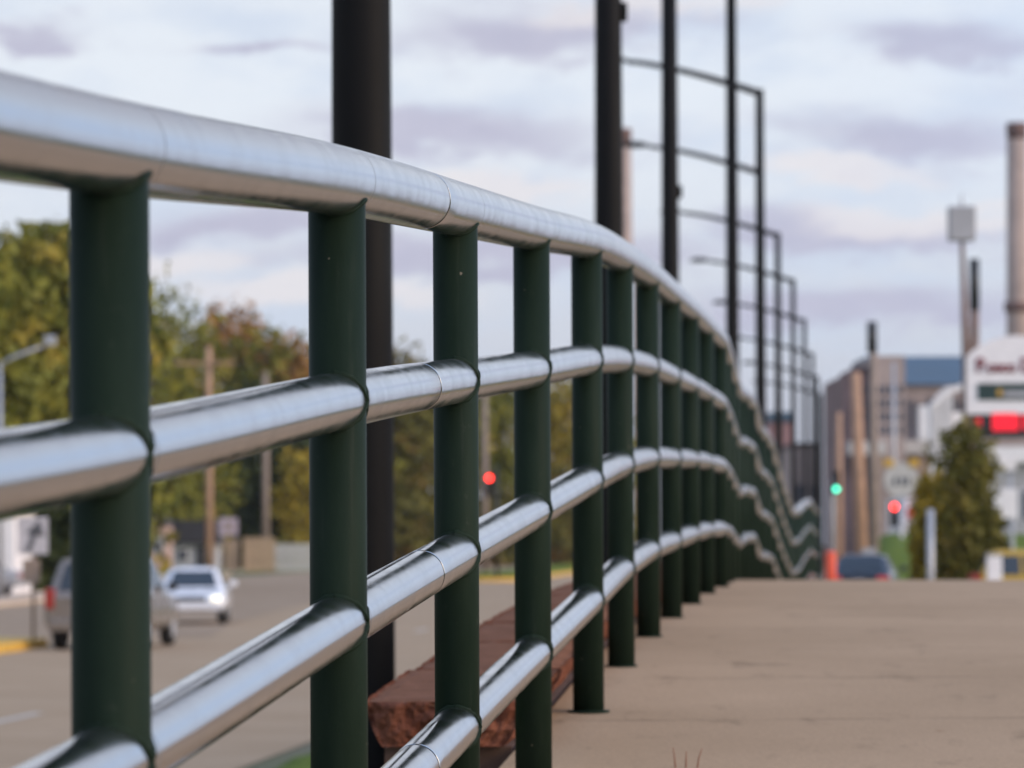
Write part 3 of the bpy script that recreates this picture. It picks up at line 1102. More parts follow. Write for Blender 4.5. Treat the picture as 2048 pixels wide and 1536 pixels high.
# ------------------------------------------------------------------ traffic signals
def signal(label, px, py, Z, lit, name='traffic_signal', polemat=None, side=1.0, lamp=0):
    zl = EYE + (1080 - py) / F * Z
    t = thing(name, label, 'traffic light', (PX(px, Z), Z, 0), 0, 'traffic lights over the road')
    off = [0, -.36, -.72] if lamp == 0 else [.72, .36, 0]
    obj('housing', bbox(-.19, .19, 0, .25, zl + min(off) - .22, zl + max(off) + .22, .03), M['black'], t)
    for i, o_ in enumerate(off):
        bm = bmesh.new()
        rr = .13
        vs = [bm.verts.new((rr * math.cos(a), -.02 - .03, zl + o_ + rr * math.sin(a))) for a in (2 * math.pi * q / 20 for q in range(20))]
        ctr = bm.verts.new((0, -.085, zl + o_))
        for q in range(20):
            bm.faces.new((vs[q], vs[(q + 1) % 20], ctr))
        bmesh.ops.recalc_face_normals(bm, faces=bm.faces[:])
        obj('lens', bm, lit if o_ == 0 else M['sig_off'], t)
        bm = bmesh.new()
        pr = None
        for q in range(13):
            a = math.pi * (q / 12) * 1.1 - .05 * math.pi
            r2 = bm.verts.new((.18 * math.cos(a), 0, zl + o_ + .18 * math.sin(a)))
            r3 = bm.verts.new((.18 * math.cos(a), -.22, zl + o_ + .18 * math.sin(a)))
            if pr:
                bm.faces.new((pr[0], r2, r3, pr[1]))
            pr = (r2, r3)
        obj('visor', bm, M['black'], t)
    bm = bmesh.new()
    tube(bm, [(side * .42, .15, -.1), (side * .42, .15, zl + .6)], [.10, .08], 12)
    obj('pole', bm, polemat or M['steel'], t)
    bm = bmesh.new()
    for dz in (min(off) - .1, max(off) + .1):
        tube(bm, [(side * .42, .15, zl + dz), (side * .15, .12, zl + dz)], .03, 8)
    obj('bracket', bm, M['black'], t)
    return t


signal('traffic light showing red between the third and fourth railing posts', 979, 956, 215, M['sig_red'], polemat=M['black'], side=.9)
signal('traffic light showing green left of the short wooden pole', 1673, 981, 215, M['sig_green'], lamp=2, side=-.4, polemat=M['grey_fence'])
signal('far traffic light glowing red left of the white shop front', 1789, 1017, 196, M['sig_red'], side=1.2)


# ------------------------------------------------------------------ cars
def loft(rings, cap=True):
    bm = bmesh.new()
    vr = [[bm.verts.new(p) for p in r] for r in rings]
    n = len(vr[0])
    for a, b in zip(vr, vr[1:]):
        for i in range(n):
            bm.faces.new((a[i], a[(i + 1) % n], b[(i + 1) % n], b[i]))
    if cap:
        bm.faces.new(vr[0][::-1])
        bm.faces.new(vr[-1])
    bmesh.ops.recalc_face_normals(bm, faces=bm.faces[:])
    return bm


def panel(pts, thick=0.012, inset=0.0):
    """thin plate through 4 points, standing proud along its normal"""
    p = [Vector(q) for q in pts]
    c = sum(p, Vector()) / len(p)
    p = [c + (q - c) * (1 - inset) for q in p]
    nrm = (p[1] - p[0]).cross(p[2] - p[0]).normalized()
    bm = bmesh.new()
    a = [bm.verts.new(q - nrm * .02) for q in p]
    b = [bm.verts.new(q + nrm * thick) for q in p]
    bm.faces.new(b)
    bm.faces.new(a[::-1])
    k = len(p)
    for i in range(k):
        bm.faces.new((a[i], a[(i + 1) % k], b[(i + 1) % k], b[i]))
    bmesh.ops.recalc_face_normals(bm, faces=bm.faces[:])
    return bm


def car(name, label, loc, rz, kind, paint, tail, head, group):
    t = thing(name, label, 'car', loc, rz, group)
    if kind == 'suv':
        L, W, H, zs_, zb = 4.75, 1.9, 1.80, 1.10, .36
        st = [(-L/2, .86, .45, 1.02), (-L/2 + .08, .95, .40, 1.10), (-1.0, .95, .36, 1.12), (.7, .95, .36, 1.10), (1.3, .95, .36, 1.06),
              (2.05, .92, .38, .99), (L/2 - .08, .86, .42, .90), (L/2, .74, .46, .80)]
        cab = dict(b0=-L/2 + .06, b1=1.15, t0=-L/2 + .42, t1=.25, wb=.90, wt=.70)
    else:
        L, W, H, zs_, zb = 4.6, 1.8, 1.44, .92, .32
        st = [(-L/2, .80, .44, .84), (-L/2 + .09, .89, .36, .92), (-1.4, .90, .32, .95), (.6, .90, .32, .94), (1.2, .90, .32, .90),
              (1.95, .87, .34, .82), (L/2 - .08, .80, .38, .72), (L/2, .68, .42, .64)]
        cab = dict(b0=-1.65, b1=1.15, t0=-1.0, t1=.25, wb=.83, wt=.60)
    rings = []
    for y, w, z0, z1 in st:
        rings.append([(-w * .88, y, z0), (-w, y, z0 + .14), (-w * 1.0, y, z0 + .55 * (z1 - z0)), (-w * .965, y, z1 - .07), (-w * .88, y, z1),
                      (w * .88, y, z1), (w * .965, y, z1 - .07), (w * 1.0, y, z0 + .55 * (z1 - z0)), (w, y, z0 + .14), (w * .88, y, z0)])
    body = obj('body', loft(rings), paint, t)
    zr = zs_ - .06
    b0, b1, t0, t1, wb, wt = (cab[k] for k in ('b0', 'b1', 't0', 't1', 'wb', 'wt'))
    lvl = []
    for s in (0, .5, .86, 1.0, 1.03):
        ss = min(1, s)
        shr = 1.0 if s < .86 else (.94 if s == 1.0 else .55 if s > 1 else 1.0)
        y0 = b0 + (t0 - b0) * ss
        y1 = b1 + (t1 - b1) * ss
        w = wb + (wt - wb) * ss
        z = zr + (H - .03 - zr) * min(s, 1.0) + (.03 if s > 1 else 0)
        ym = (y0 + y1) / 2
        y0, y1 = ym + (y0 - ym) * (1 - (1 - shr) * .5), ym + (y1 - ym) * (1 - (1 - shr) * .5)
        w *= shr
        lvl.append([(-w, y0 + .1, z), (-w, y1 - .12, z), (-w * .85, y1, z), (w * .85, y1, z), (w, y1 - .12, z), (w, y0 + .1, z), (w * .85, y0, z),
                    (-w * .85, y0, z)])
    obj('cabin', loft(lvl), paint, t)

    def cp(side, yf, s):                            # point on the cabin side
        w = wb + (wt - wb) * s
        y0 = b0 + (t0 - b0) * s + .1
        y1 = b1 + (t1 - b1) * s - .12
        return Vector((side * w, y0 + (y1 - y0) * yf, zr + (H - .03 - zr) * s))
    for side in (-1, 1):
        for f0, f1 in ((.05, .30), (.34, .62), (.66, .97)) if kind == 'suv' else ((.10, .50), (.54, .96)):
            q = [cp(side, f0, .18), cp(side, f1, .18), cp(side, f1, .84), cp(side, f0, .84)]
            obj('side_window', panel(q if side > 0 else q[::-1]), M['glass_dark'], t)

    def ep(front, xf, s):
        w = (wb + (wt - wb) * s) * .85
        y = (b1 + (t1 - b1) * s) if front else (b0 + (t0 - b0) * s)
        return Vector((w * xf, y, zr + (H - .03 - zr) * s))
    for front in (True, False):
        q = [ep(front, -.92, .15), ep(front, .92, .15), ep(front, .92, .86), ep(front, -.92, .86)]
        obj('windscreen' if front else 'rear_window', panel(q if not front else q[::-1]), M['glass_dark'], t)
    # bumpers, lamps, grille, plate, mirrors
    for sgn, nm in ((1, 'front_bumper'), (-1, 'rear_bumper')):
        y = sgn * (L / 2)
        obj(nm, bbox(-W * .45, W * .45, y - .10, y + .07, .36, .60 if kind == 'suv' else .54, .05), paint if kind != 'suv' else paint, t)
    hz = .86 if kind == 'suv' else .66
    for side in (-1, 1):
        if kind == 'suv':
            obj('tail_light', bbox(side * .83 - .09, side * .83 + .09, -L/2 - .05, -L/2 + .14, .80, 1.20, .03), tail, t)
        else:
            obj('tail_light', bbox(side * .66 - .17, side * .66 + .17, -L/2 - .04, -L/2 + .08, .66, .84, .03), tail, t)
        lampm = head if not isinstance(head, tuple) else head[0 if side < 0 else 1]
        obj('headlight', bbox(side * .62 - .12, side * .62 + .12, L/2 - .12, L/2 + .035, hz - .075, hz + .075, .04), lampm, t)
        m_ = bbox(side * 1.02 - .10, side * 1.02 + .10, b1 - .42, b1 - .30, zs_ + .02, zs_ + .18, .03)
        obj('mirror', m_, M['black'] if kind == 'suv' else paint, t)
    obj('grille', bbox(-.38, .38, L/2 - .1, L/2 + .02, hz - .07, hz + .05, .02), M['black'], t)
    obj('licence_plate', bbox(-.16, .16, -L/2 - .085, -L/2 - .06, .62, .74, .004), M['white'], t)
    for side in (-1, 1):
        for y in (-L/2 + .92, L/2 - .92):
            rr = .36 if kind == 'suv' else .32
            bm = bmesh.new()
            x0, x1 = side * (W / 2 - .26), side * (W / 2 - .03)
            tube(bm, [(x0, y, rr), (x0 + (x1 - x0) * .12, y, rr), (x0 + (x1 - x0) * .88, y, rr), (x1, y, rr)], [rr - .04, rr, rr, rr - .04], 26)
            wh = obj('wheel', bm, M['rubber'], t)
            bm = bmesh.new()
            tube(bm, [(x1 - side * .03, y, rr), (x1 + side * .012, y, rr)], [rr * .62, rr * .58], 20)
            obj('rim', bm, M['steel'], wh)
    return t


GC = 'cars on the road'
HD = -math.atan(RD)
car('suv', 'beige suv driving away, half hidden behind the nearest railing post', (PX(212, 82), 82 + 1.8, 0), HD - R(1), 'suv', M['beige_paint'],
    M['red_lens'], M['head_off'], GC)
car('car', 'white car driving toward us with a headlight shining', (PX(388, 108), 108, 0), HD + math.pi + R(6.8), 'sedan', M['white_paint'], M['red_lens'],
    (M['head_lit'], M['head_off']), GC)
car('car', 'dark blue car seen from behind past the crest beside the orange post', (PX(1742, 116), 118, 0.22), R(-9), 'sedan', M['blue_paint'],
    M['red_lens_lit'], M['head_off'], GC)
car('suv', 'yellow suv parked by the right edge behind the young tree', (PX(2134, 106), 106, 0.0), R(-92), 'suv', M['yellow_paint'], M['red_lens'],
    M['head_off'], GC)
t = thing('cabinet', 'small white utility cabinet in front of the yellow suv', 'cabinet', (PX(1988, 104), 104, -.02))
obj('case', bbox(-.18, .18, -.15, .15, 0, 1.66, .03), M['white'], t)
obj('lid', bbox(-.2, .2, -.17, .17, 1.662, 1.72, .02), M['grey_wall'], t)
car('car', 'grey car cut by the left edge in front of the white house', (PX(-92, 150), 152, .15), R(85), 'sedan', M['grey_wall'], M['red_lens'], M['head_off'], GC)


# ------------------------------------------------------------------ signs
def text_mesh(name, body, size, m, parent, loc, depth=.02, align='LEFT'):
    cu = bpy.data.curves.new(name, 'FONT')
    cu.body = body
    cu.size = size
    cu.extrude = depth
    cu.offset = 0.022
    cu.align_x = align
    tmp = bpy.data.objects.new(name, cu)
    COL.objects.link(tmp)
    bpy.context.view_layer.update()
    me = bpy.data.meshes.new_from_object(tmp.evaluated_get(bpy.context.evaluated_depsgraph_get()))
    bpy.data.objects.remove(tmp)
    me.materials.clear()
    me.materials.append(m)
    o = bpy.data.objects.new(name, me)
    COL.objects.link(o)
    o.parent = parent
    o.location = loc
    o.rotation_euler = (math.pi / 2, 0, 0)
    return o


# arched shop sign at the right edge
ZS = 130.0
sc = ZS / F
sx = PX(2020, ZS)


def sgx(px):
    return (px - 2020) * sc


def sgz(py):
    return EYE + (1080 - py) * sc


t = thing('shop_sign', 'white arched shop sign with dark red lettering above a glowing red display', 'sign', (sx, ZS, 0))
bm = bmesh.new()
out = [(sgx(1934), sgz(832)), (sgx(2128), sgz(832)), (sgx(2128), sgz(722))]
for i in range(17):
    s = i / 16
    px = 2128 + (1934 - 2128) * s
    out.append((sgx(px), sgz(720 - 44 * math.sin(math.pi * min(1, max(0, s))) ** .7)))
out.append((sgx(1934), sgz(722)))
fr = [bm.verts.new((x, -.16, z)) for x, z in out]
bk = [bm.verts.new((x, .16, z)) for x, z in out]
bm.faces.new(fr)
bm.faces.new(bk[::-1])
for i in range(len(fr)):
    bm.faces.new((fr[i], fr[(i + 1) % len(fr)], bk[(i + 1) % len(fr)], bk[i]))
bmesh.ops.remove_doubles(bm, verts=bm.verts[:], dist=.002)
bmesh.ops.recalc_face_normals(bm, faces=bm.faces[:])
obj('cabinet', bm, M['white'], t)
text_mesh('lettering', 'R', .60, M['maroon'], t, (sgx(1951), -.17, sgz(748)))
text_mesh('lettering', 'osco', .46, M['maroon'], t, (sgx(1975), -.17, sgz(748)))
text_mesh('lettering', 'D', .60, M['maroon'], t, (sgx(2040), -.17, sgz(748)))
b = obj('board', bbox(sgx(1955), sgx(2115), -.19, -.15, sgz(805), sgz(771), .0), M['teal_dark'], t)
obj('emblem', bbox(sgx(1994), sgx(2004), -.21, -.18, sgz(797), sgz(783), .02), M['yellow'], t)
obj('board_stripe', bbox(sgx(2008), sgx(2100), -.205, -.18, sgz(799), sgz(786), .0), M['grey_wall'], t)
obj('display', bbox(sgx(1942), sgx(2118), -.14, .14, sgz(880), sgz(833), .01), M['black'], t)
rg = random.Random(5)
for gx, gy, ni, nj, fill in ((1984, 866, 12, 7, .9), (1949, 856, 3, 3, 1), (2046, 864, 10, 6, .9)):
    bm = bmesh.new()
    box(bm, sgx(gx), sgx(gx + 4.5 * ni - .6), -.15, -.13, sgz(gy), sgz(gy - 5.2 * nj + .6))
    for i in range(ni):
        for j in range(nj):
            if rg.random() < fill:
                x0, z0 = gx + i * 4.5, gy - j * 5.2
                box(bm, sgx(x0 + .2), sgx(x0 + 3.9), -.165, -.14, sgz(z0 - .2), sgz(z0 - 4.4))
    obj('lit_characters', bm, M['led_red'], t)
for px in (1962, 2092):
    bm = bmesh.new()
    tube(bm, [(sgx(px), 0, -.1), (sgx(px), 0, sgz(872))], .12, 12)
    obj('leg', bm, M['steel'], t)

# curved white ribbed pylon left of it
ZW = 145.0
t = thing('pylon_sign', 'curved white ribbed pylon left of the tall pole with the box', 'sign', (PX(1885, ZW), ZW, 0))
sw = ZW / F


def wx(px):
    return (px - 1885) * sw


def wz(py):
    return EYE + (1080 - py) * sw


for i in range(6):
    px = 1862 + i * 7.4
    topy = 812 - 36 * math.sin(min(1, (i + .35) / 5.2) * math.pi / 2)
    obj('fin', bbox(wx(px), wx(px + 5.6), -.25, .25, wz(965 + 6 * i), wz(topy), .02), M['white_wall'], t)
obj('side_panel', bbox(wx(1838), wx(1861), -.2, .2, wz(884), wz(815), .03), M['white'], t)
bm = bmesh.new()
arcp = [(wx(1862 + 66 * s), 0, wz(812 - 40 * math.sin(s * math.pi / 2))) for s in (i / 12 for i in range(13))]
for a, b_ in zip(arcp, arcp[1:]):
    v = [bm.verts.new(p) for p in ((a[0], -.27, a[2]), (b_[0], -.27, b_[2]), (b_[0], -.27, b_[2] - .22), (a[0], -.27, a[2] - .22),
                                   (a[0], .27, a[2]), (b_[0], .27, b_[2]), (b_[0], .27, b_[2] - .22), (a[0], .27, a[2] - .22))]
    for q in ((0, 1, 2, 3), (7, 6, 5, 4), (0, 4, 5, 1), (3, 2, 6, 7)):
        bm.faces.new([v[k] for k in q])
bmesh.ops.remove_doubles(bm, verts=bm.verts[:], dist=.001)
bmesh.ops.recalc_face_normals(bm, faces=bm.faces[:])
obj('arch', bm, M['white'], t)
obj('lower_panel', bbox(wx(1906), wx(1926), -.15, .15, wz(890), wz(828), .02), M['white'], t)
bm = bmesh.new()
tube(bm, [(wx(1884), 0.02, -.1), (wx(1884), 0.02, wz(940))], .15, 12)
obj('leg', bm, M['steel'], t)

# grey round sign with yellow corners
ZR = 170.0
t = thing('road_sign', 'pale rounded sign with two yellow corner flags above the red traffic light', 'sign', (PX(1803, ZR), ZR, 0))
sr = ZR / F
bm = bmesh.new()
vs = [bm.verts.new((35 * sr * math.cos(a), -.05, EYE + (1080 - 964) * sr + 36 * sr * math.sin(a) * (1 if math.sin(a) > 0 else .95)))
      for a in (2 * math.pi * i / 28 for i in range(28))]
f = bm.faces.new(vs)
ex = bmesh.ops.extrude_face_region(bm, geom=[f])
for v in ex['geom']:
    if isinstance(v, bmesh.types.BMVert):
        v.co.y += .1
bmesh.ops.recalc_face_normals(bm, faces=bm.faces[:])
obj('face', bm, M['grey_fence'], t)
for x in (-25, 25):
    obj('yellow_flag', bbox((x - 10) * sr, (x + 10) * sr, -.09, .09, EYE + (1080 - 937) * sr, EYE + (1080 - 921) * sr, .02), M['yellow'], t)
for x in (-12, 2, 13):
    obj('mark', bbox((x - 3) * sr, (x + 3) * sr, -.075, -.045, EYE + (1080 - 974) * sr, EYE + (1080 - 958) * sr, .0), M['dark_bay'], t)
bm = bmesh.new()
tube(bm, [(0, .03, -.1), (0, .03, EYE + (1080 - 995) * sr)], .09, 10)
obj('leg', bm, M['steel'], t)

# keep-right sign on the near median
ZK = 83.0
t = thing('arrow_sign', 'white square arrow sign on a thin post standing on the yellow kerb', 'sign', (PX(66, ZK), ZK, 0.17))
sk = ZK / F
zc0 = EYE + (1080 - 1068) * sk - .17
bm = bmesh.new()
tube(bm, [(0, 0, -.05), (0, 0, zc0 + .3)], .035, 10)
obj('post', bm, M['wood_grey'], t)
obj('panel', bbox(-.30, .30, -.06, -.04, zc0 - .36, zc0 + .38, .006), M['sign_grey'], t)
bm = bmesh.new()
for poly in ([(-.16, -.32), (-.04, -.32), (.10, .06), (-.02, .06)], [(-.14, .06), (.24, -.02), (.14, .32)]):
    a = [bm.verts.new((x, -.066, zc0 + z)) for x, z in poly]
    b_ = [bm.verts.new((x, -.058, zc0 + z)) for x, z in poly]
    bm.faces.new(a)
    for i in range(len(a)):
        bm.faces.new((a[i], a[(i + 1) % len(a)], b_[(i + 1) % len(a)], b_[i]))
bmesh.ops.recalc_face_normals(bm, faces=bm.faces[:])
obj('arrow', bm, mat('faded_arrow_paint', (.10, .10, .11), .6), t)
obj('marker_plate', bbox(-.20, .14, -.06, -.04, zc0 - .92, zc0 - .46, .006), M['wood_grey'], t)

# estate sign across the road
ZB = 284.0
t = thing('billboard', 'small pinkish framed sign on legs right of the crossarm pole', 'sign', (PX(457, ZB), ZB, 0.03))
sb = ZB / F
zb0 = EYE + (1080 - 1052) * sb
obj('panel', bbox(-.62, .62, -.05, .05, zb0 - .55, zb0 + .6, .02), mat('lilac_sign_board', (.42, .33, .37), .7), t)
obj('picture', bbox(-.25, .30, -.07, -.045, zb0 - .2, zb0 + .25, .0), M['wood_grey'], t)
for x in (-.5, .5):
    bm = bmesh.new()
    tube(bm, [(x, .0, -.05), (x, .0, zb0 - .5)], .05, 8)
    obj('leg', bm, M['wood_grey'], t)

# orange marker post beyond the crest, steel post
t = thing('marker_post', 'bright orange upright marker post at the end of the railing', 'post', (PX(1661, 64), 64, path_z(64) - .02))
bm = bmesh.new()
hp = EYE + (1080 - 1105) / F * 64 - (path_z(64) - .02)
tube(bm, [(0, 0, 0), (0, 0, hp - .03), (0, 0, hp)], [.085, .085, .06], 18)
obj('tube', bm, M['orange_plastic'], t)
obj('base', bbox(-.17, .17, -.17, .17, -.01, .05, .015), M['rubber'], t)
bm = bmesh.new()
t = thing('sign_post', 'plain grey steel post standing in the grass left of the young tree', 'post', (PX(1861, 92), 92, 0))
tube(bm, [(0, 0, -.1), (0, 0, EYE + (1080 - 1022) / F * 92)], .08, 14)
obj('pole', bm, M['steel'], t)


# ------------------------------------------------------------------ fences and buildings
def board_fence(label, px0, px1, top, Z, m, gap=0.0, zb=0.03):
    x0, x1 = PX(px0, Z), PX(px1, Z)
    H = EYE + (1080 - top) / F * Z
    t = thing('board_fence', label, 'fence', (x0, Z, zb))
    bm = bmesh.new()
    x = 0.0
    rg = random.Random(int(px0))
    while x < x1 - x0 - .05:
        w = .24
        box(bm, x, x + w - .02 - gap, rg.uniform(-.01, .01), .03, -.05, H + rg.uniform(-.05, .03))
        x += w
    obj('boards', bm, m, t)
    bm = bmesh.new()
    for z in (.3, H - .35):
        box(bm, 0, x1 - x0, .032, .09, z, z + .1)
    obj('rail', bm, m, t)
    return t


board_fence('tan board fence in front of the dark evergreens', 487, 545, 1073, 286, M['tan_fence'])
board_fence('whitewashed board fence right of the tan board fence', 546, 640, 1086, 289, M['grey_fence'], .03)
board_fence('short brown fence piece under the pinkish sign', 449, 478, 1078, 287, M['tan_fence'])


def windows(parent, xs, zs_, w, h, y, m=None):
    for x in xs:
        for z in zs_:
            f = obj('window', bbox(x - w / 2 - .08, x + w / 2 + .08, y - .06, y + .05, z - .08, z + h + .08, .01), M['white_wall'], parent)
            obj('pane', bbox(x - w / 2, x + w / 2, y - .085, y - .05, z, z + h, .0), m or M['dark_bay'], f)


# white house at far left
ZH = 160.0
t = thing('house', 'white house cut by the left edge behind the arrow sign', 'house', (PX(-104, ZH), ZH, 0.02))
obj('wall', bbox(-2.6, 2.5, 0, 7, -.1, 3.4, .02), M['white_wall'], t)
bm = bmesh.new()
pr = [(-2.9, 3.405), (2.8, 3.405), (0, 5.2)]
a = [bm.verts.new((x, -.3, z)) for x, z in pr]
b_ = [bm.verts.new((x, 7.3, z)) for x, z in pr]
bm.faces.new(a)
bm.faces.new(b_[::-1])
for i in range(3):
    bm.faces.new((a[i], a[(i + 1) % 3], b_[(i + 1) % 3], b_[i]))
bmesh.ops.recalc_face_normals(bm, faces=bm.faces[:])
obj('roof', bm, M['shingle'], t)
windows(t, (-1.4, .9), (1.2,), .9, 1.2, 0)

# dark house behind the crossarm pole
ZD = 300.0
t = thing('house', 'dark roofed grey house behind the white car', 'house', (PX(385, ZD), ZD, 0.02))
obj('wall', bbox(-1.7, 1.7, 0, 6, -.1, 1.9, .02), M['grey_wall'], t)
bm = bmesh.new()
a = [bm.verts.new((x, -.5, z)) for x, z in ((-2.0, 1.91), (2.0, 1.91), (1.7, 3.6), (-1.6, 3.6))]
b_ = [bm.verts.new((x, 6.5, z)) for x, z in ((-2.0, 1.91), (2.0, 1.91), (1.7, 3.6), (-1.6, 3.6))]
bm.faces.new(a)
bm.faces.new(b_[::-1])
for i in range(4):
    bm.faces.new((a[i], a[(i + 1) % 4], b_[(i + 1) % 4], b_[i]))
bmesh.ops.recalc_face_normals(bm, faces=bm.faces[:])
obj('roof', bm, M['shingle'], t)
obj('door', bbox(.25, .9, -.06, .02, 0, 1.75, .01), M['shingle'], t)
windows(t, (-.7,), (.7,), .7, .8, 0)
t = thing('house', 'pink gabled house front just right of the nearest railing post', 'house', (PX(316, 290), 290, 0.02))
obj('wall', bbox(-.7, .62, 0, 5, -.1, 3.2, .02), mat('pink_siding', (.50, .33, .27), .8), t)
bm = bmesh.new()
a = [bm.verts.new((x, -.3, z)) for x, z in ((-.9, 3.21), (.8, 3.21), (0, 4.0))]
b_ = [bm.verts.new((x, 5.3, z)) for x, z in ((-.9, 3.21), (.8, 3.21), (0, 4.0))]
bm.faces.new(a)
bm.faces.new(b_[::-1])
for i in range(3):
    bm.faces.new((a[i], a[(i + 1) % 3], b_[(i + 1) % 3], b_[i]))
bmesh.ops.recalc_face_normals(bm, faces=bm.faces[:])
obj('roof', bm, M['shingle'], t)
windows(t, (0,), (1.3,), .6, .9, 0)

# industrial buildings down the road
ZI = 420.0
si = ZI / F


def iz(py):
    return EYE + (1080 - py) * si


t = thing('factory', 'long tan factory with a blue green roof beyond the wooden poles', 'building', (PX(1850, ZI), ZI, 0))
fx = lambda px: (px - 1850) * si
obj('wall', bbox(fx(1750), fx(2060), 0, 40, -.1, iz(772), .05), M['brick_tan'], t)
bm = bmesh.new()
a = [bm.verts.new((x, y, z)) for x, y, z in ((fx(1746), -.8, iz(773)), (fx(2064), -.8, iz(773)), (fx(2064), 12, iz(706)), (fx(1752), 12, iz(706)))]
b_ = [bm.verts.new((x, y, z)) for x, y, z in ((fx(1746), 41, iz(773)), (fx(2064), 41, iz(773)), (fx(2064), 28, iz(706)), (fx(1752), 28, iz(706)))]
bm.faces.new(a)
bm.faces.new(b_[::-1])
for i in range(4):
    bm.faces.new((a[i], a[(i + 1) % 4], b_[(i + 1) % 4], b_[i]))
bmesh.ops.recalc_face_normals(bm, faces=bm.faces[:])
obj('roof', bm, M['roof_teal'], t)
for i in range(11):
    px = 1760 + i * 16
    obj('window', bbox(fx(px), fx(px + 10), -.12, .1, iz(882), iz(800 + (i % 3) * 6), .0), M['dark_bay'], t)
obj('parapet', bbox(fx(1752), fx(1868), -2.5, -.15, iz(912), iz(886), .05), M['grey_fence'], t)
t = thing('brick_building', 'stepped dark red brick building where the lamp row ends', 'building', (PX(1700, ZI), ZI - 30, 0))
fx2 = lambda px: (px - 1700) * (ZI - 30) / F
z2 = lambda py: EYE + (1080 - py) * (ZI - 30) / F
obj('wall', bbox(fx2(1637), fx2(1692), 0, 25, -.1, z2(752), .05), M['brick_red'], t)
obj('tower', bbox(fx2(1692.2), fx2(1756), -1.5, 24, -.1, z2(716), .05), M['brick_tan'], t)
obj('upper_block', bbox(fx2(1662), fx2(1691.8), 2, 20, z2(751.8), z2(735), .05), M['brick_red'], t)
obj('loading_dock', bbox(fx2(1640), fx2(1712), -4.5, -1.6, z2(914), z2(888), .05), M['grey_fence'], t)
for i in range(7):
    for j in range(4):
        px, py = 1655 + i * 14.5, 775 + j * 27
        yy = 0 if px < 1688 else -1.5
        obj('window', bbox(fx2(px), fx2(px + 8), yy - .1, yy + .1, z2(py + 17), z2(py), .0), M['dark_bay'], t)
t = thing('warehouse', 'low tan warehouse behind the bunched lamp poles', 'building', (PX(1615, 460), 460, 0))
obj('wall', bbox(-1.5, 1.5, 0, 20, -.1, EYE + (1080 - 895) / F * 460, .05), M['brick_tan'], t)
obj('roof', bbox(-1.6, 1.6, -.3, 20.3, EYE + (1080 - 895) / F * 460 + .002, EYE + (1080 - 888) / F * 460, .05), M['shingle'], t)
for x in (-.8, .6):
    obj('window', bbox(x - .4, x + .4, -.1, .1, 5, 8, .0), M['dark_bay'], t)
t = thing('warehouse', 'pinkish brick block seen between the far lamp poles', 'building', (PX(1568, 480), 480, 0))
obj('wall', bbox(-1.5, 1.2, 0, 20, -.1, EYE + (1080 - 846) / F * 480, .05), mat('pink_brick', (.34, .19, .18), .9), t)
obj('roof', bbox(-1.6, 1.3, -.3, 20.3, EYE + (1080 - 846) / F * 480 + .002, EYE + (1080 - 826) / F * 480, .05), M['roof_teal'], t)


def chimney(label, px, top, Z, wtop, wbot, band=None):
    t = thing('chimney', label, 'chimney', (PX(px, Z), Z, 0))
    H = EYE + (1080 - top) / F * Z
    s = Z / F / 2
    bm = bmesh.new()
    tube(bm, [(0, 0, -.1), (0, 0, H - 2.0)], [wbot * s, wtop * s], 28)
    obj('shaft', bm, M['stack'], t)
    bm = bmesh.new()
    tube(bm, [(0, 0, H - 2.0), (0, 0, H - .2), (0, 0, H)], [wtop * s * 1.02, wtop * s * 1.08, wtop * s * 1.0], 28)
    obj('rim', bm, M['stack_dark'], t)
    if band:
        zb_ = EYE + (1080 - band) / F * Z
        bm = bmesh.new()
        w = wbot * s * 1.08
        tube(bm, [(0, 0, zb_ - .6), (0, 0, zb_ + .6)], w, 28)
        obj('band', bm, M['stack_dark'], t)


GCH = None
chimney('tall tan brick chimney at the right edge above the arched sign', 2037, 250, 520, 40, 50, 618)
chimney('pale chimney peeking out right of the second lamp pole', 1250, 258, 540, 32, 44)

# overhead cable between the wooden poles
for lab, pa, pb in (('upper dark cable strung left from the crossarm utility pole', (352, 722, 292), (-60, 590, 205)),
                    ('lower dark cable strung between the crossarm pole and the shorter pole', (472, 722, 292), (532, 752, 294))):
    p0, p1 = P(*pa), P(*pb)
    bm = bmesh.new()
    tube(bm, [p0 + (p1 - p0) * q - Vector((0, 0, 1.0 * 4 * q * (1 - q) * min(1, (p1 - p0).length / 60))) for q in (i / 14 for i in range(15))], .02, 6)
    tag(obj('overhead_cable', bm, M['black']), lab, 'cable')

# shop fronts behind the young tree
ZF = 178.0
sf = ZF / F
t = thing('shop', 'low grey shop front behind the young tree and shop sign', 'shop', (PX(2010, ZF), ZF, 0))
qx = lambda px: (px - 2010) * sf
qz = lambda py: EYE + (1080 - py) * sf
obj('wall', bbox(qx(1955), qx(2120), 0, 8, -.1, qz(905), .03), M['grey_wall'], t)
obj('fascia', bbox(qx(1952), qx(2124), -.5, -.01, qz(930), qz(898), .03), M['white_wall'], t)
windows(t, [qx(p) for p in (1975, 2016, 2058, 2095)], (qz(1045),), 24 * sf, 60 * sf, 0, M['dark_bay'])
obj('door', bbox(qx(1990), qx(2002), -.06, .03, 0, qz(985), .01), M['white'], t)
ZF2 = 205.0
sf2 = ZF2 / F
t = thing('shop', 'white shop with a red fascia strip left of the grey steel post', 'shop', (PX(1820, ZF2), ZF2, 0))
rx = lambda px: (px - 1820) * sf2
rz_ = lambda py: EYE + (1080 - py) * sf2
obj('wall', bbox(rx(1800), rx(1856), 0, 7, -.1, rz_(1000), .03), M['white_wall'], t)
obj('fascia', bbox(rx(1798), rx(1858), -.4, -.01, rz_(1034), rz_(1020), .02), M['red_fascia'], t)
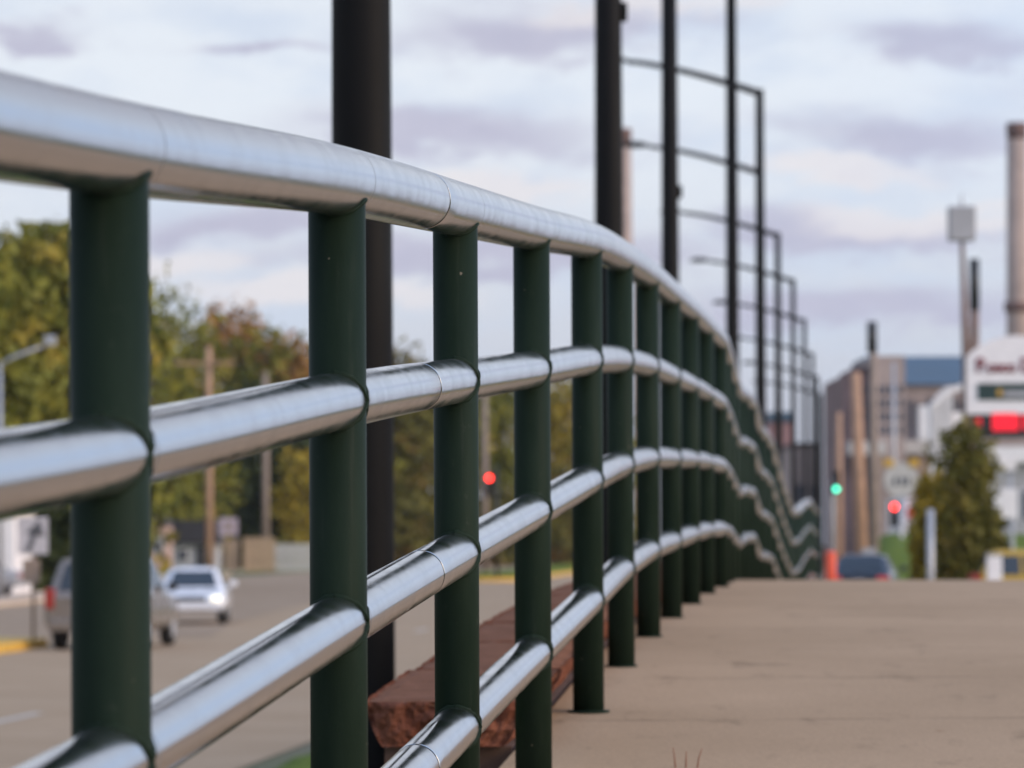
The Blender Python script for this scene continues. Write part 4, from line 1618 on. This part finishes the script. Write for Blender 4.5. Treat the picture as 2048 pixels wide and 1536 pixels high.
windows(t, [rx(1812), rx(1836)], (rz_(1078),), 14 * sf2, 30 * sf2, 0)
for i, (px, py, w, h, lab) in enumerate(((2018, 1012, 34, 58, 'white shop sign panel seen right of the young tree'),
                                         (2015, 930, 36, 30, 'small white sign hanging below the red display'))):
    Zp = 140 + 6 * i
    s = Zp / F
    t = thing('white_sign', lab, 'sign', (PX(px, Zp), Zp, 0))
    obj('panel', bbox(-w / 2 * s, w / 2 * s, -.06, .06, EYE + (1080 - py - h / 2) * s, EYE + (1080 - py + h / 2) * s, .02), M['white'], t)
    bm = bmesh.new()
    tube(bm, [(.12, .02, -.1), (.12, .02, EYE + (1080 - py) * s)], .05, 10)
    obj('leg', bm, M['steel'], t)

# small litter on the path
M['dry'] = mat('dry_reddish_stalk', (.27, .13, .08), 0.9)


def on_path(px, py):
    best = min(np.arange(7.0, 24.0, 0.02), key=lambda Z: abs(P(px, py, float(Z)).z - path_z(float(Z))))
    p = P(px, py, float(best))
    return Vector((p.x, p.y, path_z(float(best))))


o = on_path(1375, 1534)
t = thing('dry_weed', 'thin reddish dry weed stalks sprouting from a path crack at the bottom edge', 'weed', o)
for x0, dx, h in ((-.030, -.006, .050), (-.004, .001, .040), (.024, .012, .046)):
    bm = bmesh.new()
    tube(bm, [(x0, 0, -.005), (x0 + dx * .4, .004, h * .5), (x0 + dx, -.004, h)], [.0022, .0018, .0010], 6)
    obj('stalk', bm, M['dry'], t)

# ------------------------------------------------------------------ the air
hz = bpy.data.materials.new('haze_air')
hz.use_nodes = True
ht = hz.node_tree
ht.nodes.clear()
ho = ht.nodes.new('ShaderNodeOutputMaterial')
hv = ht.nodes.new('ShaderNodeVolumePrincipled')
hv.inputs['Color'].default_value = (.80, .82, .90, 1)
hv.inputs['Density'].default_value = 0.00008
hv.inputs['Anisotropy'].default_value = 0.2
ht.links.new(hv.outputs[0], ho.inputs['Volume'])
bm = bmesh.new()
box(bm, -720, 720, -170, 1520, -1.3, 58)
bmesh.ops.recalc_face_normals(bm, faces=bm.faces[:])
tag(obj('haze', bm, hz), kind='stuff')
